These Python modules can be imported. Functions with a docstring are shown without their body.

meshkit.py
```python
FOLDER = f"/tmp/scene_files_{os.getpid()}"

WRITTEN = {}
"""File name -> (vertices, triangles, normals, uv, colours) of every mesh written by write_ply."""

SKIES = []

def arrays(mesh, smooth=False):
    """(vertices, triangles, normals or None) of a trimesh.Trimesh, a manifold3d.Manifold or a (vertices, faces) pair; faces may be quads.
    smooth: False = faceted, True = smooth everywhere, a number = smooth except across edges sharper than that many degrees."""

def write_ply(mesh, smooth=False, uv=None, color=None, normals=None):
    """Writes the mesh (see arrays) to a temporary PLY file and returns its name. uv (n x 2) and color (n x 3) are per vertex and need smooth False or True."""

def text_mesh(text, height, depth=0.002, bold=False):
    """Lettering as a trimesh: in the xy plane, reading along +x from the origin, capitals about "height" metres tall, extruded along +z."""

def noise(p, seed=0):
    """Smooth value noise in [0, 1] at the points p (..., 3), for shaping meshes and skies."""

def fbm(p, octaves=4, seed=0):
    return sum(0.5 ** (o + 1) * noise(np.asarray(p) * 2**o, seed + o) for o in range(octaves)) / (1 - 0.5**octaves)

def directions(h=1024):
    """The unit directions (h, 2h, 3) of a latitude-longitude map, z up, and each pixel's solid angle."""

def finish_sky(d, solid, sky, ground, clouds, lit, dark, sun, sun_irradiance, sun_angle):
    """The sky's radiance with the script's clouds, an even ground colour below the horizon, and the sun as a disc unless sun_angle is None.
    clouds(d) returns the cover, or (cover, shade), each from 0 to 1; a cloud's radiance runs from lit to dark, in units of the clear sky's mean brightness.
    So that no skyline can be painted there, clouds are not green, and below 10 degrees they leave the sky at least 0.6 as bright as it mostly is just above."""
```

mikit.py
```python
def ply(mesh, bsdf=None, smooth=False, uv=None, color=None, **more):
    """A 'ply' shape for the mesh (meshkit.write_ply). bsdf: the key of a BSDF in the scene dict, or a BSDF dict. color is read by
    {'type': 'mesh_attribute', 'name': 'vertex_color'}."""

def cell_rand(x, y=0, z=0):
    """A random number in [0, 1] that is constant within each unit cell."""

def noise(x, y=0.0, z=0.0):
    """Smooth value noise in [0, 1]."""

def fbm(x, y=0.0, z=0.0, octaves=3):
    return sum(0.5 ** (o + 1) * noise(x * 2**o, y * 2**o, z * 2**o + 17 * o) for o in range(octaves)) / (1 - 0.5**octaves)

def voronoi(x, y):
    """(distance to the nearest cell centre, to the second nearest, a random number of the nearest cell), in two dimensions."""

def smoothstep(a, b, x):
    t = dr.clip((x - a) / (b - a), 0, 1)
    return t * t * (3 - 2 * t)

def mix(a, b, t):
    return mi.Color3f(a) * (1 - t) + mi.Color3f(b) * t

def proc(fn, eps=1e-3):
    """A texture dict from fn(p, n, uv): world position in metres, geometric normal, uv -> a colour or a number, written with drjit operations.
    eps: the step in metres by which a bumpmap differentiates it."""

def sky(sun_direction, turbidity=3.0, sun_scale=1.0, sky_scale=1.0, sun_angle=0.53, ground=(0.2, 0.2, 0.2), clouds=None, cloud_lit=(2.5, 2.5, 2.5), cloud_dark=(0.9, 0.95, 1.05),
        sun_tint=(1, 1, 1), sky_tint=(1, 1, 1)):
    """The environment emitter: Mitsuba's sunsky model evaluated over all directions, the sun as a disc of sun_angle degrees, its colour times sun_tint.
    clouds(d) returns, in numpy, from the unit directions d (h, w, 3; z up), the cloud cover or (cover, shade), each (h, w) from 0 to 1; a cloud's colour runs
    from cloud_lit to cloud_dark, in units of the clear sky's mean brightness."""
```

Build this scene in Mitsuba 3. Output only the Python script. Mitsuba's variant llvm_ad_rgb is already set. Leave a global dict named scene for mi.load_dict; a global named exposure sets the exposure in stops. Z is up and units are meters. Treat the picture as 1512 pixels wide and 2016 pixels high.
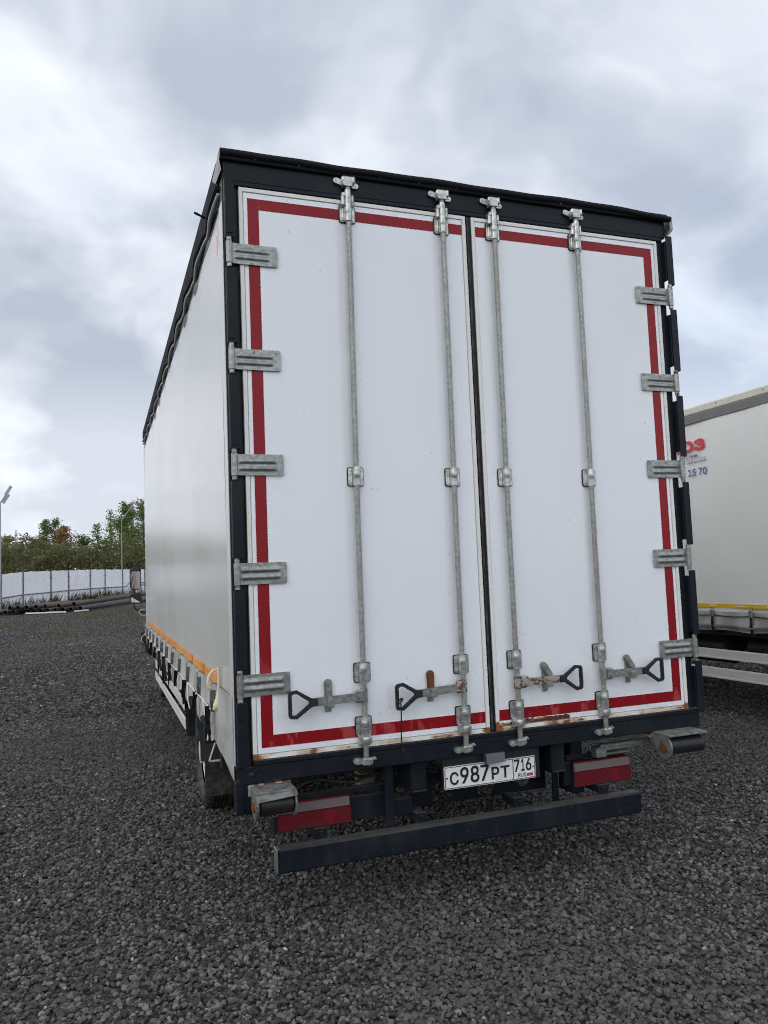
import math, random
import numpy as np, trimesh, drjit as dr, mitsuba as mi
import mikit, meshkit
from mikit import proc, ply, fbm, noise, voronoi, smoothstep, mix, cell_rand
from shapely.geometry import Polygon, Point, box as sbox
from shapely.ops import unary_union

T = mi.ScalarTransform4f
scene, labels = {}, {}
exposure = 2.6

# ------------------------------------------------------------------ camera
O = np.array([-0.5691, -3.6521, 1.65])
FW = np.array([0.34151551, 0.93657404, 0.07871613])
UP = np.array([0.01064779, -0.08760163, 0.99609868])
scene['camera'] = {'type': 'perspective', 'fov': 52.362, 'fov_axis': 'x', 'near_clip': 0.05, 'far_clip': 6000.0,
                   'to_world': T().look_at(origin=O.tolist(), target=(O + FW).tolist(), up=UP.tolist())}

# ------------------------------------------------------------------ sky: broken overcast, brighter behind the camera and to the left
def cloud_field(d):
    z = np.maximum(d[..., 2], 0.0)
    k = 1.0 / (z + 0.34)
    q = np.stack([d[..., 0] * k, d[..., 1] * k, 0 * z], -1)
    warp = np.stack([meshkit.fbm(q * 2.2 + 5.2, 5, 3), meshkit.fbm(q * 2.2 + 9.7, 5, 8), 0 * z], -1) - 0.5
    big = meshkit.fbm(q * 2.5 + 1.1 * warp + [3.1, 0.4, 0], 6, 21)
    fine = meshkit.fbm(q * 7.5 + 2.6 * warp, 7, 40)
    puff = sum(0.5 ** (o + 1) * np.abs(2 * meshkit.noise((q * 3.4 + 1.3 * warp) * 2 ** o, 60 + o) - 1) for o in range(6))
    def lump(v, w):
        v = np.asarray(v, float) / np.linalg.norm(v)
        return np.exp(-(1 - d @ v) / (1 - math.cos(math.radians(w))))
    shade = np.clip((big - 0.30) / 0.42, 0, 1) * 0.50 + (fine - 0.5) * 0.66 + (puff - 0.36) * 0.85 + 0.50
    for v, w, a in (((-0.08, 0.93, 0.315), 6, .40), ((0.14, 0.85, 0.50), 6, .20), ((0.24, 0.85, 0.46), 7, .08), ((0.02, 0.91, 0.40), 5, .24),
                    ((0.66, 0.67, 0.34), 10, .16), ((0.50, 0.72, 0.47), 12, .10), ((-0.06, 0.98, 0.15), 4, -.10), ((-0.09, 0.97, 0.235), 3, -.22), ((-0.09, 0.86, 0.50), 9, -.08),
                    ((0.60, 0.60, 0.53), 8, -.20), ((0.30, 0.80, 0.52), 9, -.05), ((-0.05, 0.86, 0.55), 12, .14), ((-0.5, 0.8, 0.2), 14, -.15)):
        shade = shade + a * lump(v, w) * (0.35 + 1.3 * fine)
    back = np.clip(0.5 - 0.75 * (d[..., 1] * 0.70 + d[..., 0] * 0.68), 0, 1)
    shade = shade - 1.1 * back * np.exp(-z / 0.7)
    cover = 0.88 + 0.12 * np.clip((big + 0.35 * fine - 0.34) / 0.2, 0, 1) - 0.16 * lump((0.70, 0.68, 0.25), 11)
    low = np.exp(-z / 0.075)
    streak = meshkit.fbm(np.stack([d[..., 0] * 5, d[..., 1] * 5, z * 26 + d[..., 0] * 2.5], -1) + 0.6 * warp, 6, 77)
    shade = shade * (1 - 0.62 * low) + 0.62 * low * (0.36 + 2.1 * (streak - 0.42))
    shade = 0.5 + 0.5 * np.tanh((shade - 0.5) * 1.9) / math.tanh(0.95) * 0.98
    shade = np.minimum(shade, 0.64 + 0.36 * np.clip((z - 0.17) / 0.10, 0, 1))
    shade = np.maximum(shade, 0.20 * np.clip(1 - 2.2 * back, 0, 1)) * 0.5 + 0.5 * np.hypot(shade, 0.30 * np.clip(1 - 2.2 * back, 0, 1))
    return np.clip(cover, 0, 1), np.clip(shade, 0, 1)

scene['sky'] = mikit.sky([-0.62, -0.55, 0.60], turbidity=3, sun_scale=0.07, sun_angle=45, sun_tint=(0.86, 0.95, 1.12), ground=(0.07, 0.07, 0.07), clouds=cloud_field,
                         cloud_lit=(2.45, 2.54, 2.68), cloud_dark=(1.06, 1.18, 1.40))

# ------------------------------------------------------------------ materials
def mat(name, color, rough=0.5, metallic=0.0, spec=0.5, coat=0.0, bump=None, bump_scale=0.001, **more):
    b = {'type': 'principled', 'base_color': color if isinstance(color, dict) else {'type': 'rgb', 'value': list(color)},
         'roughness': rough, 'metallic': metallic, 'specular': spec, **more}
    if coat:
        b['clearcoat'] = coat; b['clearcoat_gloss'] = 0.9
    if bump is not None:
        b = {'type': 'bumpmap', 'nested': b, 'arbitrary': bump, 'scale': bump_scale}
    scene[name] = {'type': 'twosided', 'bsdf': b}
    return name

def c_door(p, n, uv):
    base = mi.Color3f(0.785, 0.825, 0.88)
    dirt = smoothstep(0.52, 0.8, fbm(p.x * 3, p.z * 1.1, 4.0)) * 0.05
    low = smoothstep(1.15, 0.83, p.z) * smoothstep(0.35, 0.75, fbm(p.x * 14, p.z * 5, 1.0)) * 0.16
    v1 = voronoi(p.x * 5.5, p.z * 5.5)
    speck = dr.select((v1[0] < 0.026) & (v1[2] > 0.80), 0.45, 0.0)
    c = mix(base, (0.42, 0.40, 0.36), dr.clip(dirt + low, 0, 1))
    # grime wiped down either side of the locking rods
    rods = mi.Float(0)
    for x in (0.600, 1.128, 1.440, 1.962):
        rods = dr.maximum(rods, smoothstep(0.055, 0.02, dr.abs(p.x - x)))
    c = mix(c, (0.40, 0.41, 0.40), rods * (0.10 + 0.22 * fbm(p.x * 6, p.z * 3, 2.0)))
    c = mix(c, (0.30, 0.29, 0.27), speck)
    scr = noise(p.x * 6 + 3 * p.z, p.z * 120, 3.0)
    return mix(c, (0.55, 0.55, 0.55), dr.select((scr > 0.965) & (p.z < 1.6), 0.25, 0.0))
mat('door_paint', proc(c_door), 0.20, spec=0.5, bump=proc(lambda p, n, uv: 0.004 * fbm(p.x * 1.6, p.z * 1.1, 3.0, 2), eps=2e-2), bump_scale=1.0)

def c_frame(p, n, uv):
    base = mi.Color3f(0.74, 0.74, 0.72)
    f = fbm(p.x * 9, p.z * 30, 2.0, 4)
    f2 = fbm(p.x * 30, p.z * 60, 8.0, 4)
    low = smoothstep(0.862, 0.836, p.z)
    c = mix(base, (0.50, 0.38, 0.24), low * smoothstep(0.38, 0.62, f) * 0.75)
    c = mix(c, (0.20, 0.065, 0.018), low * smoothstep(0.56, 0.70, 0.6 * f + 0.4 * f2))
    corner = dr.exp(-(dr.square((p.x - 0.085) / 0.035) + dr.square((p.z - 0.832) / 0.022)))
    corner += dr.exp(-(dr.square((p.x - 1.27) / 0.035) + dr.square((p.z - 0.838) / 0.016)))
    corner += dr.exp(-(dr.square((p.x - 1.335) / 0.03) + dr.square((p.z - 0.84) / 0.035)))
    corner += 0.8 * dr.exp(-(dr.square((p.x - 2.52) / 0.03) + dr.square((p.z - 0.84) / 0.03)))
    c = mix(c, (0.24, 0.085, 0.022), smoothstep(0.32, 0.62, corner * (0.5 + f2)))
    side = smoothstep(1.5, 0.85, p.z) * smoothstep(0.55, 0.8, fbm(p.x * 40, p.z * 3, 5.0)) * 0.16
    return mix(c, (0.40, 0.33, 0.25), side)
mat('door_frame_paint', proc(c_frame), 0.38, spec=0.4)

def c_lowrail(p, n, uv):
    f = fbm(p.x * 16, p.z * 70, 6.0, 4)
    return mix((0.085, 0.035, 0.025), (0.45, 0.26, 0.11), smoothstep(0.55, 0.72, f))
mat('torn_trim', proc(c_lowrail), 0.85, spec=0.2)

def c_red(p, n, uv):
    wear = smoothstep(0.62, 0.72, fbm(p.x * 25, p.z * 9, 3.0)) * smoothstep(1.5, 0.9, p.z)
    c = mix((0.27, 0.003, 0.009), (0.21, 0.005, 0.011), fbm(p.x * 3, p.z * 1.5, 9.0))
    return mix(c, (0.46, 0.09, 0.09), wear * 0.5)
mat('red_tape', proc(c_red), 0.30, spec=0.28)

def c_dark(p, n, uv):
    base = mi.Color3f(0.0075, 0.0115, 0.0180)
    d = smoothstep(0.45, 0.85, fbm(p.x * 5, p.y * 5, p.z * 5)) * 0.03
    d += smoothstep(1.1, 0.45, p.z) * smoothstep(0.35, 0.85, fbm(p.x * 24, p.y * 24, p.z * 4)) * 0.04
    d += smoothstep(0.5, 0.95, n.z) * smoothstep(1.3, 0.9, p.z) * (0.12 + 0.35 * fbm(p.x * 7, p.y * 30, 3.0))     # dust lying on upward faces
    c = mix(base, (0.20, 0.185, 0.16), d)
    chip = smoothstep(0.80, 0.84, fbm(p.x * 60, p.y * 60 + 7, p.z * 80))
    c = mix(c, (0.14, 0.13, 0.12), chip * 0.4 * smoothstep(1.0, 0.75, p.z))
    rust = smoothstep(0.60, 0.74, fbm(p.x * 30, p.y * 30, p.z * 34, 4)) * smoothstep(0.05, 0.0, dr.abs(p.x - 0.10) - 0.02) * smoothstep(0.10, 0.02, dr.abs(p.z - 0.76))
    rust = dr.maximum(rust, smoothstep(0.56, 0.70, fbm(p.x * 22, p.y * 22, p.z * 50, 4)) * smoothstep(0.755, 0.725, p.z) * smoothstep(0.30, 0.2, p.x) * smoothstep(0.70, 0.715, p.z))
    return mix(c, (0.13, 0.065, 0.04), rust * 0.7)
mat('dark_paint', proc(c_dark), 0.38, spec=0.18)

def c_rubber(p, n, uv):
    return mix((0.022, 0.022, 0.022), (0.075, 0.068, 0.058), smoothstep(0.35, 0.8, fbm(p.x * 20, p.y * 20, p.z * 20)))
mat('rubber', proc(c_rubber), 0.6, spec=0.3)
mat('black_plastic', (0.014, 0.015, 0.017), 0.42, spec=0.4)
def c_web(p, n, uv):
    return mix((0.012, 0.012, 0.013), (0.045, 0.042, 0.04), smoothstep(0.4, 0.8, fbm(p.x * 40, p.y * 40, p.z * 40)))
mat('webbing', proc(c_web), 0.75, spec=0.25)

def c_galv(p, n, uv):
    f = fbm(p.x * 60, p.y * 60, p.z * 60, 3)
    g = fbm(p.x * 160, p.y * 160, p.z * 120, 2)
    c = mix((0.23, 0.245, 0.235), (0.36, 0.38, 0.365), smoothstep(0.3, 0.7, f))
    return mix(c, (0.20, 0.195, 0.175), smoothstep(0.60, 0.78, g) * 0.5)
mat('galvanised', proc(c_galv), 0.35, metallic=0.7, spec=0.5)

def c_rod(p, n, uv):
    f = fbm(p.x * 90, p.y * 90, p.z * 60, 3)
    c = mix((0.24, 0.25, 0.24), (0.36, 0.375, 0.36), smoothstep(0.3, 0.68, f))
    return mix(c, (0.24, 0.22, 0.18), smoothstep(0.5, 0.75, fbm(p.x * 4, p.y * 4, p.z * 2.5)) * 0.45)
mat('bright_zinc', proc(lambda p, n, uv: mix((0.36, 0.375, 0.365), (0.56, 0.58, 0.565), smoothstep(0.3, 0.7, fbm(p.x * 50, p.y * 50, p.z * 50)))), 0.30, metallic=0.75, spec=0.5)
mat('rod_zinc', proc(c_rod), 0.46, metallic=0.45, spec=0.5)

def c_rustmix(p, n, uv):
    f = fbm(p.x * 55, p.y * 55, p.z * 55, 4)
    return mix((0.32, 0.32, 0.30), (0.13, 0.060, 0.032), smoothstep(0.46, 0.60, f))
mat('rusty_zinc', proc(c_rustmix), 0.7, metallic=0.1, spec=0.3)
def c_rust(p, n, uv):
    return mix((0.09, 0.035, 0.018), (0.19, 0.080, 0.035), fbm(p.x * 70, p.y * 70, p.z * 70, 4))
mat('rust', proc(c_rust), 0.85, spec=0.2)

def c_curtain(p, n, uv):
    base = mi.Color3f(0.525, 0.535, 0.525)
    st = fbm(p.y * 0.9, p.z * 1.1, 2.0)
    c = mix(base, (0.38, 0.38, 0.36), smoothstep(0.45, 0.8, st) * 0.25)
    seam = dr.maximum(smoothstep(0.012, 0.006, dr.abs(p.y - 2.35)), smoothstep(0.012, 0.006, dr.abs(p.y - 4.9)))
    c = mix(c, (0.42, 0.42, 0.41), seam * 0.5)
    low = smoothstep(1.6, 1.1, p.z) * 0.25 * fbm(p.y * 5, p.z * 4, 7.0)
    c = mix(c, (0.30, 0.28, 0.25), low)
    # the torn remains of an orange sticker near the top rear corner
    m = smoothstep(0.10, 0.0, dr.abs(p.y - 0.16) - 0.03) * smoothstep(0.12, 0.06, dr.abs(p.z - 3.36))
    f = fbm(p.y * 40, p.z * 38, 3.0, 4)
    return mix(c, (0.55, 0.19, 0.03), m * smoothstep(0.40, 0.47, f))
mat('curtain_pvc', proc(c_curtain), 0.20, spec=0.36)
def c_skirt(p, n, uv):
    c = mix((0.42, 0.425, 0.415), (0.25, 0.24, 0.22), smoothstep(0.35, 0.75, fbm(p.y * 6, p.z * 6, 1.0)) * 0.7 + smoothstep(1.0, 0.84, p.z) * 0.25)
    return c
mat('skirt_pvc', proc(c_skirt), 0.4, spec=0.45)
mat('light_alloy', (0.62, 0.63, 0.62), 0.38, metallic=0.35)
def c_orange(p, n, uv):
    f = smoothstep(0.35, 0.75, fbm(p.y * 7, p.z * 14, 2.0))
    grid = dr.maximum(smoothstep(0.42, 0.47, dr.abs(p.y * 11 - dr.floor(p.y * 11) - 0.5)), smoothstep(0.40, 0.46, dr.abs(p.z * 28 - dr.floor(p.z * 28) - 0.5)))
    c = mix((0.72, 0.27, 0.035), (0.70, 0.36, 0.13), f)
    return mix(c, (0.40, 0.16, 0.03), grid * 0.35)
mat('orange_tape', proc(c_orange), 0.35, spec=0.4)
mat('buckle_steel', (0.11, 0.125, 0.14), 0.42, metallic=0.6)
mat('rope_white', (0.62, 0.60, 0.54), 0.7)
mat('rope_cream', (0.72, 0.63, 0.44), 0.6)
def c_alloy(p, n, uv):
    return mix((0.74, 0.74, 0.72), (0.58, 0.58, 0.56), fbm(p.y * 3, p.z * 60, p.x * 30))
mat('alu_rail', proc(c_alloy), 0.35, metallic=0.15)
mat('fender_plastic', (0.030, 0.036, 0.046), 0.35, spec=0.5)
mat('weathered_zinc', proc(lambda p, n, uv: mix((0.19, 0.20, 0.197), (0.10, 0.096, 0.085), smoothstep(0.4, 0.7, fbm(p.x * 30, p.y * 30, p.z * 30)))), 0.55, metallic=0.3)
mat('reflector_red', (0.17, 0.005, 0.014), 0.2, spec=0.6, coat=0.5)
mat('roof_tarp_dark', (0.016, 0.018, 0.021), 0.75, spec=0.15)
mat('roof_tarp_grey', (0.34, 0.35, 0.345), 0.5, spec=0.3)
mat('plate_white', (0.74, 0.75, 0.76), 0.32)
mat('print_black', (0.012, 0.012, 0.013), 0.4)
mat('print_red', (0.62, 0.045, 0.05), 0.4)
mat('print_blue', (0.07, 0.12, 0.30), 0.4)
mat('print_white', (0.72, 0.72, 0.72), 0.4)
mat('lens_red', proc(lambda p, n, uv: mix((0.13, 0.004, 0.012), (0.055, 0.020, 0.018), smoothstep(0.4, 0.8, fbm(p.x * 18, p.y * 18, p.z * 40)) * 0.7 + smoothstep(0.49, 0.45, p.z) * 0.3)), 0.22, spec=0.5, coat=0.4)
mat('lens_clear', (0.17, 0.14, 0.14), 0.20, spec=0.6, coat=0.5)
mat('beige_wood', (0.36, 0.30, 0.20), 0.8, spec=0.2)
mat('white_plastic', (0.60, 0.61, 0.60), 0.5)
mat('chrome', (0.75, 0.76, 0.78), 0.12, metallic=1.0)
mat('mirror_glass', (0.80, 0.82, 0.84), 0.02, metallic=1.0)
mat('cab_paint', (0.70, 0.71, 0.72), 0.25, coat=0.5)
mat('dark_glass', (0.02, 0.025, 0.03), 0.06, spec=0.6)
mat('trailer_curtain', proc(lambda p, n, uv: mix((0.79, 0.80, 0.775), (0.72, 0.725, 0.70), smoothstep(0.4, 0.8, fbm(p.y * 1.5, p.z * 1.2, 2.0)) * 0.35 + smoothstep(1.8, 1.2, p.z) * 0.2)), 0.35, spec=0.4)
mat('trailer_band', (0.16, 0.155, 0.155), 0.45)
mat('trailer_roof', (0.62, 0.60, 0.53), 0.45)
mat('yellow_tape', (0.72, 0.45, 0.02), 0.35)
def c_fence(p, n, uv):
    st = fbm(p.x * 1.7 + p.y * 1.3, p.z * 0.5, 3.0)
    c = mix((0.83, 0.85, 0.90), (0.74, 0.76, 0.82), smoothstep(0.4, 0.8, st) * 0.6)
    return mix(c, (0.35, 0.33, 0.30), smoothstep(0.68, 0.85, fbm(p.x * 3 + p.y * 3, p.z * 2.2, 9.0)) * 0.2)
mat('fence_sheet', proc(c_fence), 0.5, spec=0.3)
mat('fence_post', proc(lambda p, n, uv: mix((0.20, 0.19, 0.20), (0.14, 0.09, 0.07), smoothstep(0.4, 0.7, fbm(p.x * 6, p.y * 6, p.z * 3)))), 0.7)
def c_pipe(p, n, uv):
    f = fbm(p.x * 2.2, p.y * 2.2, p.z * 6)
    return mix((0.040, 0.038, 0.039), (0.085, 0.055, 0.042), smoothstep(0.48, 0.75, f))
mat('pipe_steel', proc(c_pipe), 0.65)
mat('pipe_rusty', proc(lambda p, n, uv: mix((0.115, 0.062, 0.042), (0.07, 0.045, 0.035), fbm(p.x * 2, p.y * 2, p.z * 5))), 0.8)
mat('pole_grey', (0.34, 0.36, 0.38), 0.5, metallic=0.2)
mat('pylon_grey', (0.42, 0.46, 0.50), 0.7)
mat('chimney_red', (0.42, 0.20, 0.20), 0.8)
mat('chimney_white', (0.62, 0.60, 0.60), 0.8)
mat('far_building', (0.12, 0.13, 0.145), 0.8)
mat('bark', (0.10, 0.085, 0.07), 0.9)
scene['foliage'] = {'type': 'principledthin', 'base_color': {'type': 'mesh_attribute', 'name': 'vertex_color'}, 'roughness': 0.6, 'diff_trans': 0.9}
scene['grass_blades'] = {'type': 'twosided', 'bsdf': {'type': 'diffuse', 'reflectance': {'type': 'mesh_attribute', 'name': 'vertex_color'}}}
scene['stone'] = {'type': 'twosided', 'bsdf': {'type': 'bumpmap', 'scale': 1.0, 'arbitrary': proc(lambda p, n, uv: 0.0022 * fbm(p.x * 170, p.y * 170, p.z * 170, 2), eps=1e-3),
                  'nested': {'type': 'principled', 'base_color': {'type': 'mesh_attribute', 'name': 'vertex_color'}, 'roughness': 0.75, 'specular': 0.25}}}
scene['stone_dust'] = scene.pop('stone')
for k_, n_ in (('stone', 'stone_dust'), ):
    scene[k_] = {'type': 'blendbsdf', 'weight': proc(lambda p, n, uv: 0.62 * smoothstep(0.46, 0.70, fbm(p.x * 0.7 + 3, p.y * 0.45, 4.0, 4)) * smoothstep(-0.2, 0.7, n.z) + 0.05),
                 'bsdf_0': scene[n_], 'bsdf_1': {'type': 'twosided', 'bsdf': {'type': 'diffuse', 'reflectance': proc(lambda p, n, uv: mix((0.122, 0.119, 0.113), (0.082, 0.081, 0.078), fbm(p.x * 40, p.y * 40, p.z * 40, 2)))}}}
del scene['stone_dust']
scene['stone_far'] = {'type': 'twosided', 'bsdf': {'type': 'diffuse', 'reflectance': {'type': 'mesh_attribute', 'name': 'vertex_color'}}}

def c_ground(p, n, uv):
    a = voronoi(p.x * 26, p.y * 26)
    b = voronoi(p.x * 11 + 3, p.y * 11)
    tone = 0.046 + 0.075 * a[2] * a[2] + 0.026 * b[2]
    tone = tone * (0.55 + 0.75 * smoothstep(0.0, 0.28, a[1] - a[0]))
    tone = tone * (0.72 + 0.56 * fbm(p.x * 0.35, p.y * 0.8, 2.0, 4))
    c = mi.Color3f(tone, tone * 0.985, tone * 0.97)
    dist = dr.sqrt(dr.square(p.x + 0.5) + dr.square(p.y + 3.6))
    green = smoothstep(0.56, 0.72, fbm(p.x * 0.22 + 7, p.y * 0.16, 5.0, 4)) * smoothstep(9, 22, dist)
    green = dr.maximum(green, smoothstep(44, 60, p.y) * 0.55)
    return mix(c, (0.075, 0.075, 0.035), green * 0.55 * smoothstep(0.3, 0.6, fbm(p.x * 3, p.y * 2, 1.0)))
def b_ground(p, n, uv):
    a = voronoi(p.x * 26, p.y * 26)
    return 0.016 * dr.sqrt(dr.maximum(0.0, 1 - 1.6 * a[0])) + 0.02 * fbm(p.x * 4, p.y * 4, 1.0)
mat('gravel_ground', proc(c_ground), 0.85, spec=0.2, bump=proc(b_ground, eps=4e-3), bump_scale=1.0)

# ------------------------------------------------------------------ helpers
def numbered(name):
    used = lambda k: k in scene or k in labels or any(x.startswith(k + '__') for x in scene)
    if not used(name):
        return name
    i = 1
    while used(f'{name}_{i:03d}'):
        i += 1
    return f'{name}_{i:03d}'
def obj(name, mesh, m, parent=None, smooth=False, label=None, **kw):
    if isinstance(mesh, list):
        mesh = trimesh.util.concatenate(mesh)
    key = numbered(f'{parent}__{name}' if parent else name)
    scene[key] = ply(mesh, m, smooth, **kw)
    if label:
        labels[key] = {'label': label}
    return key
def objs(name, meshes, m, parent=None, **kw):     # every piece its own part
    return [obj(name, q, m, parent, **kw) for q in meshes]
def tag(key, label=None, category=None, group=None, kind=None):
    labels[key] = {k: v for k, v in (('label', label), ('category', category), ('group', group), ('kind', kind)) if v}
    return key
def thing(name, label, category, group=None):
    return tag(numbered(name), label, category, group)
def part(name, parent):            # a part that has no mesh of its own, only sub-parts
    k = numbered(f'{parent}__{name}'); labels[k] = {}
    return k

def hull(pts):
    return trimesh.convex.convex_hull(np.asarray(pts, float))
def rbox(x0, x1, y0, y1, z0, z1, b=0.004):
    b = min(b, (x1 - x0) * .45, (y1 - y0) * .45, (z1 - z0) * .45)
    P = []
    for x, sx in ((x0, 1), (x1, -1)):
        for y, sy in ((y0, 1), (y1, -1)):
            for z, sz in ((z0, 1), (z1, -1)):
                P += [(x + sx * b, y + sy * b, z), (x + sx * b, y, z + sz * b), (x, y + sy * b, z + sz * b)]
    return hull(P)
def tube(pts, r, seg=8, closed=False):
    pts = np.asarray(pts, float); n = len(pts)
    rr = np.full(n, r) if np.isscalar(r) else np.asarray(r, float)
    t = np.gradient(pts, axis=0)
    if closed:
        t = np.roll(pts, -1, 0) - np.roll(pts, 1, 0)
    t /= np.linalg.norm(t, axis=1, keepdims=True) + 1e-12
    a = np.array([0, 0, 1.0]) if abs(t[0, 2]) < 0.9 else np.array([1.0, 0, 0])
    V = []
    for i in range(n):
        u = a - t[i] * (a @ t[i]); u /= np.linalg.norm(u); w = np.cross(t[i], u); a = u
        th = np.arange(seg) / seg * 2 * np.pi
        V.append(pts[i] + rr[i] * (np.cos(th)[:, None] * u + np.sin(th)[:, None] * w))
    V = np.vstack(V); F = []
    m = n if closed else n - 1
    for i in range(m):
        j = (i + 1) % n
        for k in range(seg):
            k2 = (k + 1) % seg
            F += [(i * seg + k, i * seg + k2, j * seg + k2), (i * seg + k, j * seg + k2, j * seg + k)]
    if not closed:
        V = np.vstack([V, pts[0], pts[-1]]); c0, c1 = len(V) - 2, len(V) - 1
        for k in range(seg):
            k2 = (k + 1) % seg
            F += [(c0, k2, k), (c1, (n - 1) * seg + k, (n - 1) * seg + k2)]
    return trimesh.Trimesh(V, F, process=False)
def cyl(p0, p1, r, seg=12, r1=None):
    return tube([p0, p1], [r, r if r1 is None else r1], seg)
def ext_xz(poly, y0, y1):          # a polygon in (x, z), extruded along y
    m = trimesh.creation.extrude_polygon(poly, y1 - y0, engine='earcut')
    v = np.array(m.vertices)
    return trimesh.Trimesh(np.stack([v[:, 0], y0 + v[:, 2], v[:, 1]], 1), np.array(m.faces)[:, ::-1], process=False)
def ext_yz(poly, x0, x1):          # a polygon in (y, z), extruded along x
    m = trimesh.creation.extrude_polygon(poly, x1 - x0, engine='earcut')
    v = np.array(m.vertices)
    return trimesh.Trimesh(np.stack([x0 + v[:, 2], v[:, 0], v[:, 1]], 1), np.array(m.faces), process=False)
def grid_mesh(P):                  # P (n, m, 3) -> quads
    n, m = P.shape[:2]
    i = np.arange(n * m).reshape(n, m)
    a, b, c, d = i[:-1, :-1].ravel(), i[1:, :-1].ravel(), i[1:, 1:].ravel(), i[:-1, 1:].ravel()
    return trimesh.Trimesh(P.reshape(-1, 3), np.vstack([np.stack([a, b, c], 1), np.stack([a, c, d], 1)]), process=False)
def revolve_x(profile, cx, cy, cz, seg=40):     # profile [(x, r)], about an axis along x
    th = np.arange(seg + 1) / seg * 2 * np.pi
    P = np.array([[(cx + x, cy + r * math.cos(t), cz + r * math.sin(t)) for t in th] for x, r in profile])
    return grid_mesh(P)
def bez(p, n=16):
    p = np.asarray(p, float)
    from scipy.interpolate import CubicSpline
    s = np.r_[0, np.cumsum(np.linalg.norm(np.diff(p, axis=0), axis=1))]
    return CubicSpline(s, p)(np.linspace(0, s[-1], n))
def mirror_x(mesh, xm):
    v = np.array(mesh.vertices); v[:, 0] = 2 * xm - v[:, 0]
    return trimesh.Trimesh(v, np.array(mesh.faces)[:, ::-1], process=False)

XC, XW, LEN = 1.3075, 2.615, 7.32      # box body: centre, width, length
# =================================================================== the white-doored truck
tr = thing('box_truck', 'white double-doored curtain-side truck seen from behind, red-striped rear doors and black frame', 'truck')

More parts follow.
